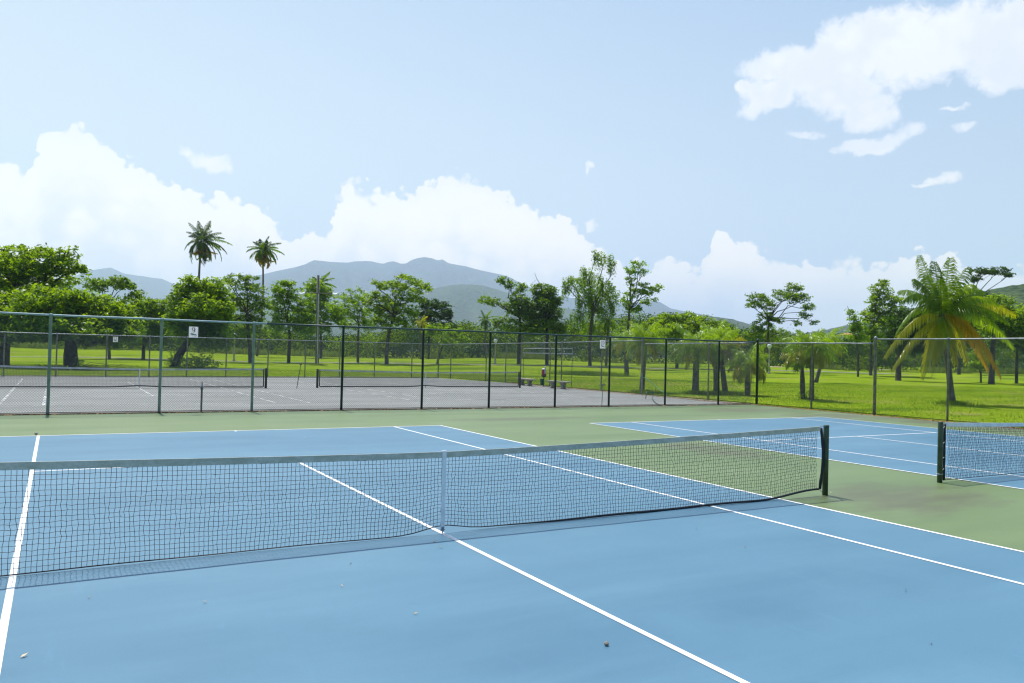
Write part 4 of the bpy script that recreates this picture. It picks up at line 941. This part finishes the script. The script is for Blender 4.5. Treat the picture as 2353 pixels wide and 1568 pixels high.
# far wood behind the lawn: one mass of leaf clumps under a wandering top line
WT = prof([(-100, 735), (250, 740), (400, 742), (470, 748), (560, 745), (640, 765), (760, 778), (860, 772), (940, 752), (1010, 752), (1060, 745), (1100, 752), (1140, 772), (1180, 745), (1260, 735), (1330, 745), (1420, 732), (1480, 724), (1560, 730), (1640, 746), (1700, 758), (1760, 770), (1850, 778), (1950, 782), (2040, 760), (2110, 730), (2200, 715), (2300, 720), (2420, 715)])
def wood(n, s0, s1, kind, leaf, lo, hi, sel):
    x = RNG.uniform(-90, 2420, n); x = x[sel(x)]; n = len(x); s_ = RNG.uniform(s0, s1, n); bump_ = 7*np.sin(x/17.0+s_)+5*np.sin(x/7.3+2)
    D = np.stack([ray(a, 800) for a in x]); g_ = CAM+D*s_[:, None]; gz = terr(g_[:, 0], g_[:, 1]); top_ = np.array([(CAM+ray(a, b)*c)[2] for a, b, c in zip(x, WT(x)+bump_, s_)])
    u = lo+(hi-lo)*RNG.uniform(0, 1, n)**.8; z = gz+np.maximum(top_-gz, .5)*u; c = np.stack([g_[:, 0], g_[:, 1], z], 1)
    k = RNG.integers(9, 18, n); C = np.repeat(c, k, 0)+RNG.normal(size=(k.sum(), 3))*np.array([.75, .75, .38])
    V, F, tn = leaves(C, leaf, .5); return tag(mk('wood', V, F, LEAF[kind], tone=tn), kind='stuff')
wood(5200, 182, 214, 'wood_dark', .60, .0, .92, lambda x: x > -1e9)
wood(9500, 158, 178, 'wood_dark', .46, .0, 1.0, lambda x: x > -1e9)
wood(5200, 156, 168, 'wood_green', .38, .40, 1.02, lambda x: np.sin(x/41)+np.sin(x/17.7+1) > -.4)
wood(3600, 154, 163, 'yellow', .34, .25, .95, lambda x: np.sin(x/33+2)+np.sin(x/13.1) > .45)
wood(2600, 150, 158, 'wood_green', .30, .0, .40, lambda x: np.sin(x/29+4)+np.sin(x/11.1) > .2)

# ------------------------------------------------------------------ hills and mountains
def hill(name, pts, r0, r1, r2, m, na, nr, seed, amp=.22, fr=9.0, rough=0.0):
    dd = [ray(*p) for p in pts]; az = np.array([math.atan2(d[0], d[1]) for d in dd]); te = np.array([d[2]/math.hypot(d[0], d[1]) for d in dd])
    A = np.linspace(az[0], az[-1], na); T_ = np.interp(A, az, te)*r1+CAM[2]
    r = np.concatenate([np.linspace(r0, r1, nr), np.linspace(r1, r2, nr//3)[1:]])
    V = np.zeros((na, len(r), 3)); sv = Vector((seed, seed*.7, 0))
    for i, a in enumerate(A):
        endt = min(1, i/(na*.03+1), (na-1-i)/(na*.03+1))
        for j, q in enumerate(r):
            f = q/r1*float(sm(r0, r1*.985, q)) if q <= r1 else 1-float(sm(r1, r2, q))
            bell = max(0.0, 1-abs((q-r0)/(r1-r0)-.5)*2)
            nv = mnoise.fractal(Vector((a*fr, q/(r1-r0)*1.6, 0))+sv, 1.0, 2.1, 5)
            f *= 1-amp*bell*abs(nv)*1.6
            z = T_[i]*f*endt+rough*(mnoise.noise(Vector((a*r1/14.0, q/14.0, seed)))+.6*mnoise.noise(Vector((a*r1/6.0, q/6.0, seed))))*min(1, f*2)
            V[i, j] = (CAM[0]+q*math.sin(a), CAM[1]+q*math.cos(a), z-1.0*(f < .02))
    k = len(r); ii, jj = np.meshgrid(np.arange(na-1), np.arange(k-1), indexing='ij'); b = (ii*k+jj).ravel()
    return tag(mk(name, V.reshape(-1, 3), np.stack([b, b+1, b+k+1, b+k], 1), m, smooth=True), kind='structure')
hill('mountain', [(480, 700), (560, 648), (582, 635), (610, 628), (640, 621), (680, 613), (700, 607), (712, 601), (722, 597), (760, 601), (800, 603), (812, 600), (838, 599), (855, 600), (870, 604), (882, 605), (892, 601), (905, 600), (920, 605), (932, 605), (945, 597), (960, 592), (975, 590), (990, 592), (1003, 597), (1010, 597), (1015, 595), (1022, 599), (1030, 604), (1050, 608), (1070, 611), (1090, 617), (1120, 624), (1150, 630), (1170, 636), (1200, 652), (1240, 668), (1300, 682), (1360, 690), (1420, 696), (1470, 694), (1505, 690), (1517, 694), (1541, 708), (1580, 716), (1632, 725), (1690, 742), (1760, 756), (1830, 772), (1950, 800)],
     4800, 9000, 11500, M['hill_far'], 330, 60, 3.1, .5, 16)
hill('mountain', [(60, 700), (120, 655), (170, 634), (200, 622), (225, 618), (240, 616), (254, 614), (266, 619), (282, 627), (310, 632), (330, 634), (345, 637), (372, 640), (395, 650), (420, 660), (470, 680), (560, 720)], 6500, 11000, 13000, M['hill_far'], 160, 34, 8.4, .25, 12)
hill('hill', [(330, 730), (400, 700), (450, 690), (520, 690), (620, 705), (760, 725), (860, 712), (940, 684), (980, 668), (1010, 659), (1040, 654), (1070, 652), (1110, 655), (1150, 667), (1190, 680), (1250, 697), (1320, 712), (1400, 728), (1500, 742), (1620, 760), (1760, 790)], 2500, 4600, 6000, M['hill_mid'], 300, 40, 5.7, .28, 14, 2.5)
hill('hill', [(1440, 800), (1500, 735), (1540, 720), (1600, 722), (1640, 727), (1680, 732), (1720, 744), (1760, 758), (1800, 766), (1840, 766), (1870, 762), (1900, 756), (1930, 750), (1970, 742), (2020, 730), (2090, 722), (2200, 722), (2400, 715), (2500, 740)], 1500, 2900, 3800, M['hill_mid'], 260, 36, 2.2, .25, 16, 2.2)
hill('hill', [(1620, 812), (1700, 785), (1800, 776), (1880, 772), (1930, 765), (1980, 762), (2050, 740), (2120, 715), (2200, 690), (2260, 672), (2310, 659), (2352, 656), (2430, 650), (2560, 690)], 330, 720, 1000, M['hill_near'], 240, 60, 6.3, .2, 18, 2.0)

# houses among the trees at the foot of the green hill
def house(label, pxl, pxr, ytop, ybase, s, wallm, floors=2):
    a = at(pxl, ybase, s); b = at(pxr, ybase, s); c = (a+b)/2; wdt = np.linalg.norm((b-a)[:2]); hgt = at(pxl, ytop, s)[2]-a[2]
    r = empty('house', (c[0], c[1], a[2]-9), label, 'house', 'houses on the wooded slope'); r.rotation_euler = (0, 0, -YAW); o = 9.0
    MB().box((0, 0, (hgt+o)/2-1.0), (wdt, wdt*.8, hgt+o+2.0)).build('wall', wallm, r)
    mb = MB(); ov = .5; w2, d2 = wdt/2+ov, wdt*.4+ov; z0 = hgt+o+.02
    mb.add([(-w2, -d2, z0), (w2, -d2, z0), (w2, d2, z0), (-w2, d2, z0), (-w2*.35, 0, z0+wdt*.2), (w2*.35, 0, z0+wdt*.2), (-w2, -d2, z0-.2), (w2, -d2, z0-.2), (w2, d2, z0-.2), (-w2, d2, z0-.2)],
           [(0, 1, 5, 4), (1, 2, 5), (2, 3, 4, 5), (3, 0, 4), (6, 7, 1, 0), (7, 8, 2, 1), (8, 9, 3, 2), (9, 6, 0, 3), (9, 8, 7, 6)])
    mb.build('roof', M['roof'], r)
    for fl in range(floors):
        for kx in (-.3, 0, .3):
            z = o+hgt*(fl+.5)/floors; MB().box((kx*wdt, -wdt*.4-.03, z), (wdt*.17, .08, hgt/floors*.5)).build('window', M['glass'], r)
house('two storey pale house with terracotta roof left of the small pale tree', 1934, 1957, 769, 788, 430, M['wall_blue'])
house('terracotta roofed house between the small pale tree and the big coconut palm', 1983, 2003, 772, 786, 450, M['wall'])
house('low house with tan roof seen left of the two storey house', 1886, 1902, 776, 788, 470, M['wall'], 1)
# tree clumps on the slope around the houses
def slope_wood(n, s0, s1, x0, x1, top_, bot_, kind, leaf):
    x = RNG.uniform(x0, x1, n); s_ = RNG.uniform(s0, s1, n); y = top_(x)+(bot_-top_(x))*RNG.uniform(0, 1, n); c = np.stack([at(a, b, q) for a, b, q in zip(x, y, s_)])
    k = RNG.integers(9, 18, n); C = np.repeat(c, k, 0)+RNG.normal(size=(k.sum(), 3))*np.array([1.5, 1.5, .8])
    V, F, tn = leaves(C, leaf, .5); tag(mk('wood', V, F, LEAF[kind], tone=tn), kind='stuff')
hw = prof([(1650, 772), (1760, 776), (1880, 778), (1925, 786), (1965, 786), (1972, 774), (1990, 788), (2012, 776), (2100, 750)])
slope_wood(2200, 330, 420, 1650, 2110, hw, 815, 'wood_dark', 1.0); slope_wood(1400, 320, 410, 1650, 2110, hw, 812, 'wood_green', .9)

# ------------------------------------------------------------------ haze
hz = MB().box((0, 0, 640), (30600, 30600, 1290)); m, nt, out = mat('haze_air')
pv = N(nt, 'ShaderNodeVolumePrincipled'); pv.inputs['Color'].default_value = (.62, .75, 1.0, 1); pv.inputs['Density'].default_value = 1.25e-4; pv.inputs['Anisotropy'].default_value = .3
L(nt, pv.outputs[0], out.inputs['Volume']); hz_o = tag(hz.build('haze', m), kind='stuff')

# ------------------------------------------------------------------ sky with cumulus, and the sun
SUN_EL, SUN_AZ = 67.2, 0.0
w = bpy.data.worlds.new('World'); S.world = w; w.use_nodes = True; nt = w.node_tree; nt.nodes.clear()
out = N(nt, 'ShaderNodeOutputWorld'); bg = N(nt, 'ShaderNodeBackground'); bg.inputs[1].default_value = .12
sky = N(nt, 'ShaderNodeTexSky', sky_type='NISHITA'); sky.sun_disc = False; sky.sun_elevation = rad(SUN_EL); sky.sun_rotation = rad(SUN_AZ); sky.air_density = 1.0; sky.dust_density = 1.0; sky.ozone_density = 1.0
tc = N(nt, 'ShaderNodeTexCoord'); dirv = tc.outputs['Generated']
mp = N(nt, 'ShaderNodeMapping'); mp.inputs['Rotation'].default_value = (0, 0, YAW); L(nt, dirv, mp.inputs[0])
sp = N(nt, 'ShaderNodeSeparateXYZ'); L(nt, mp.outputs[0], sp.inputs[0])
AZ = math_n(nt, 'ARCTAN2', sp.outputs[0], sp.outputs[1]); EL = math_n(nt, 'ARCSINE', sp.outputs[2])
def azel(px_, py_):
    d = ray(px_, py_); d = d/np.linalg.norm(d); a = math.atan2(d[0], d[1])-YAW; return a, math.asin(d[2])
sky_line = [(-900, 470), (-600, 400), (-400, 440), (-200, 400), (-60, 380), (0, 368), (22, 362), (45, 392), (75, 385), (98, 300), (120, 278), (150, 268), (200, 280), (225, 305), (258, 330), (282, 372), (330, 372), (380, 404), (430, 430), (480, 452), (540, 443), (590, 446), (622, 480), (640, 534), (656, 550), (700, 540), (740, 535), (768, 515), (782, 432), (815, 422), (850, 440), (890, 452), (930, 440), (985, 418), (1012, 396), (1060, 392), (1108, 418), (1140, 420), (1182, 462), (1236, 470), (1250, 495), (1292, 490), (1322, 512), (1346, 560), (1370, 575), (1420, 605), (1480, 622), (1540, 592), (1572, 602), (1592, 635), (1622, 600), (1640, 542), (1662, 528), (1690, 545), (1722, 545), (1760, 585), (1800, 605), (1850, 592), (1900, 580), (1945, 600), (1985, 622), (2005, 600), (2050, 590), (2110, 580), (2200, 588), (2250, 618), (2300, 610), (2352, 618), (2600, 560), (3000, 500), (3300, 560)]
A0, A1, E1 = rad(-52), rad(52), rad(40)
fc = N(nt, 'ShaderNodeFloatCurve'); cv = fc.mapping.curves[0]
pts = [((a-A0)/(A1-A0), e/E1) for a, e in (azel(*p) for p in sky_line)]
pts = [p for p in pts if 0 < p[0] < 1]
cv.points[0].location = (0, pts[0][1]); cv.points[1].location = (1, pts[-1][1])
for p in pts: cv.points.new(*p)
for p in cv.points: p.handle_type = 'VECTOR'
fc.mapping.update()
bw = N(nt, 'ShaderNodeTexNoise'); bw.inputs['Scale'].default_value = 34; bw.inputs['Detail'].default_value = 6; bw.inputs['Roughness'].default_value = .6; L(nt, dirv, bw.inputs['Vector'])
bsp = N(nt, 'ShaderNodeSeparateColor'); L(nt, bw.outputs['Color'], bsp.inputs[0])
AZb = math_n(nt, 'ADD', AZ, math_n(nt, 'MULTIPLY', math_n(nt, 'SUBTRACT', bsp.outputs[0], .5), .040))
L(nt, math_n(nt, 'DIVIDE', math_n(nt, 'SUBTRACT', AZb, A0), A1-A0, clamp=True), fc.inputs['Value'])
line_el = math_n(nt, 'MULTIPLY', fc.outputs[0], E1)
def vor(scale, sm_=.6):
    v = N(nt, 'ShaderNodeTexVoronoi', feature='SMOOTH_F1'); v.inputs['Scale'].default_value = scale; v.inputs['Smoothness'].default_value = sm_
    wv = N(nt, 'ShaderNodeVectorMath', operation='ADD'); nz = N(nt, 'ShaderNodeTexNoise'); nz.inputs['Scale'].default_value = scale*.8; nz.inputs['Detail'].default_value = 3
    sc = N(nt, 'ShaderNodeVectorMath', operation='SCALE'); sc.inputs['Scale'].default_value = .35/scale; L(nt, nz.outputs['Color'], sc.inputs[0]); L(nt, dirv, wv.inputs[0]); L(nt, sc.outputs[0], wv.inputs[1]); L(nt, wv.outputs[0], v.inputs['Vector'])
    return v.outputs['Distance']
f1 = noise_n(nt, dirv, 38, 10, .62); f2 = noise_n(nt, dirv, 11, 8, .6, .4); v1 = vor(42); v2 = vor(105)
bill = math_n(nt, 'ADD', math_n(nt, 'MULTIPLY', math_n(nt, 'SUBTRACT', .42, v1), .026), math_n(nt, 'MULTIPLY', math_n(nt, 'SUBTRACT', .42, v2), .016))
wob = math_n(nt, 'ADD', bill, math_n(nt, 'MULTIPLY', math_n(nt, 'SUBTRACT', f1, .5), .040))
dens = math_n(nt, 'SUBTRACT', math_n(nt, 'ADD', line_el, wob), EL)           # >0 inside the cumulus bank
edge_w = math_n(nt, 'ADD', .0042, math_n(nt, 'MULTIPLY', sstep(nt, f2, .5, .75), .022))
bank = math_n(nt, 'DIVIDE', math_n(nt, 'ADD', dens, math_n(nt, 'MULTIPLY', edge_w, .5)), edge_w, clamp=True)
bank = math_n(nt, 'MULTIPLY', bank, math_n(nt, 'ADD', .90, math_n(nt, 'MULTIPLY', sstep(nt, dens, 0, .03), .10)))
blobs = [(1800, 150, 90, 52), (1770, 215, 72, 50), (1870, 160, 110, 75), (1960, 120, 120, 85), (2060, 70, 110, 70), (2110, 130, 140, 85), (2220, 90, 140, 100), (2330, 80, 130, 110), (2320, 150, 120, 60), (1930, 215, 110, 55), (2000, 255, 85, 50), (2095, 300, 52, 26), (1990, 335, 80, 24), (1735, 255, 48, 30), (1850, 305, 50, 14), (2050, 325, 60, 20), (2222, 290, 34, 20), (2172, 412, 52, 18), (2130, 425, 50, 7), (2195, 246, 24, 8), (480, 372, 62, 24), (505, 388, 36, 22), (435, 355, 34, 14), (1357, 387, 15, 10), (1351, 402, 9, 14), (1350, 515, 16, 22), (1715, 200, 22, 16), (2500, 100, 150, 120)]
wn = N(nt, 'ShaderNodeTexNoise'); wn.inputs['Scale'].default_value = 26; wn.inputs['Detail'].default_value = 5; L(nt, dirv, wn.inputs['Vector'])
wsp = N(nt, 'ShaderNodeSeparateColor'); L(nt, wn.outputs['Color'], wsp.inputs[0])
AZw = math_n(nt, 'ADD', AZ, math_n(nt, 'MULTIPLY', math_n(nt, 'SUBTRACT', wsp.outputs[0], .5), .050)); ELw = math_n(nt, 'ADD', EL, math_n(nt, 'MULTIPLY', math_n(nt, 'SUBTRACT', wsp.outputs[1], .5), .034))
best = None
for bx, by, rx, ry in blobs:
    a, e = azel(bx, by); ar = abs(azel(bx+rx, by)[0]-a); er = abs(azel(bx, by-ry)[1]-e)
    q = math_n(nt, 'ADD', math_n(nt, 'POWER', math_n(nt, 'DIVIDE', math_n(nt, 'SUBTRACT', AZw, a), ar), 2), math_n(nt, 'POWER', math_n(nt, 'DIVIDE', math_n(nt, 'SUBTRACT', ELw, e), er), 2))
    q = math_n(nt, 'SUBTRACT', 1.0, q)
    if rx < 66 and (by > 240 or bx < 1700): q = math_n(nt, 'SUBTRACT', math_n(nt, 'MULTIPLY', q, .75), .22)
    best = q if best is None else math_n(nt, 'SMOOTH_MAX', best, q, .25)
g1 = noise_n(nt, dirv, 19, 12, .66, .6)
pd = math_n(nt, 'ADD', math_n(nt, 'MAXIMUM', math_n(nt, 'MULTIPLY', best, 1.9), -2.5), math_n(nt, 'ADD', math_n(nt, 'MULTIPLY', math_n(nt, 'SUBTRACT', g1, .50), 2.4), math_n(nt, 'MULTIPLY', math_n(nt, 'SUBTRACT', noise_n(nt, dirv, 62, 9, .62, .5), .50), 2.6)))
puff = math_n(nt, 'POWER', sstep(nt, pd, -.25, 1.35), .8)
cov = math_n(nt, 'MAXIMUM', math_n(nt, 'MULTIPLY', bank, sstep(nt, math_n(nt, 'COSINE', AZ), -.1, .6)), puff)
# cloud tone: bright heaps, faint grey-blue hollows low in the banks
tone_f = sstep(nt, math_n(nt, 'ADD', noise_n(nt, dirv, 9, 7, .6, .5), math_n(nt, 'MULTIPLY', math_n(nt, 'SUBTRACT', v1, .4), .35)), .40, .66)
depth_f = math_n(nt, 'MULTIPLY', math_n(nt, 'MAXIMUM', sstep(nt, dens, .012, .10), math_n(nt, 'MULTIPLY', sstep(nt, pd, .3, 1.6), .9)), tone_f)
CW, CS = (11.0, 9.7, 7.4), (8.3, 7.9, 6.8)
hi = sstep(nt, EL, .10, .27); ccol = mixc(nt, depth_f, mixc(nt, hi, CW, (7.0, 7.0, 7.0)), mixc(nt, hi, CS, (6.05, 6.2, 6.4)))
veil = mixc(nt, sstep(nt, math_n(nt, 'ADD', EL, math_n(nt, 'MULTIPLY', AZ, .20)), -.04, .66), (5.7, 6.35, 5.95), (2.35, 3.5, 5.0))
front = sstep(nt, math_n(nt, 'COSINE', AZ), -.1, .6)          # the veil and the heaps lie on the sunward side; the sky behind is deep blue
base = mixc(nt, math_n(nt, 'MULTIPLY', math_n(nt, 'MULTIPLY', math_n(nt, 'SUBTRACT', 1.0, sstep(nt, EL, .48, .8)), .80), front), mixc(nt, front, (1.3, 2.3, 4.2), mixc(nt, math_n(nt, 'MULTIPLY', sstep(nt, EL, .5, .85), .6), sky.outputs[0], (1.0, 1.9, 3.6))), veil)
L(nt, mixc(nt, cov, base, ccol), bg.inputs[0]); L(nt, bg.outputs[0], out.inputs[0])

sl = bpy.data.lights.new('sun', 'SUN'); sl.energy = 4.9; sl.angle = rad(.53); sl.color = (1.0, .965, .90)
so = bpy.data.objects.new('sun', sl); COL.objects.link(so); so.rotation_euler = (rad(-(90-SUN_EL)), 0, 0); so.location = (0, 30, 70)

S.view_settings.view_transform = 'Standard'; S.view_settings.look = 'None'; S.view_settings.exposure = .36; S.view_settings.gamma = 1
S.render.engine = 'CYCLES'; c_ = S.cycles
c_.max_bounces = 6; c_.diffuse_bounces = 3; c_.glossy_bounces = 2; c_.transmission_bounces = 4; c_.volume_bounces = 1; c_.sample_clamp_indirect = 6
c_.filter_width = 1.25; c_.use_denoising = True; c_.denoiser = 'OPENIMAGEDENOISE'; c_.denoising_prefilter = 'ACCURATE'; c_.denoising_input_passes = 'RGB_ALBEDO_NORMAL'
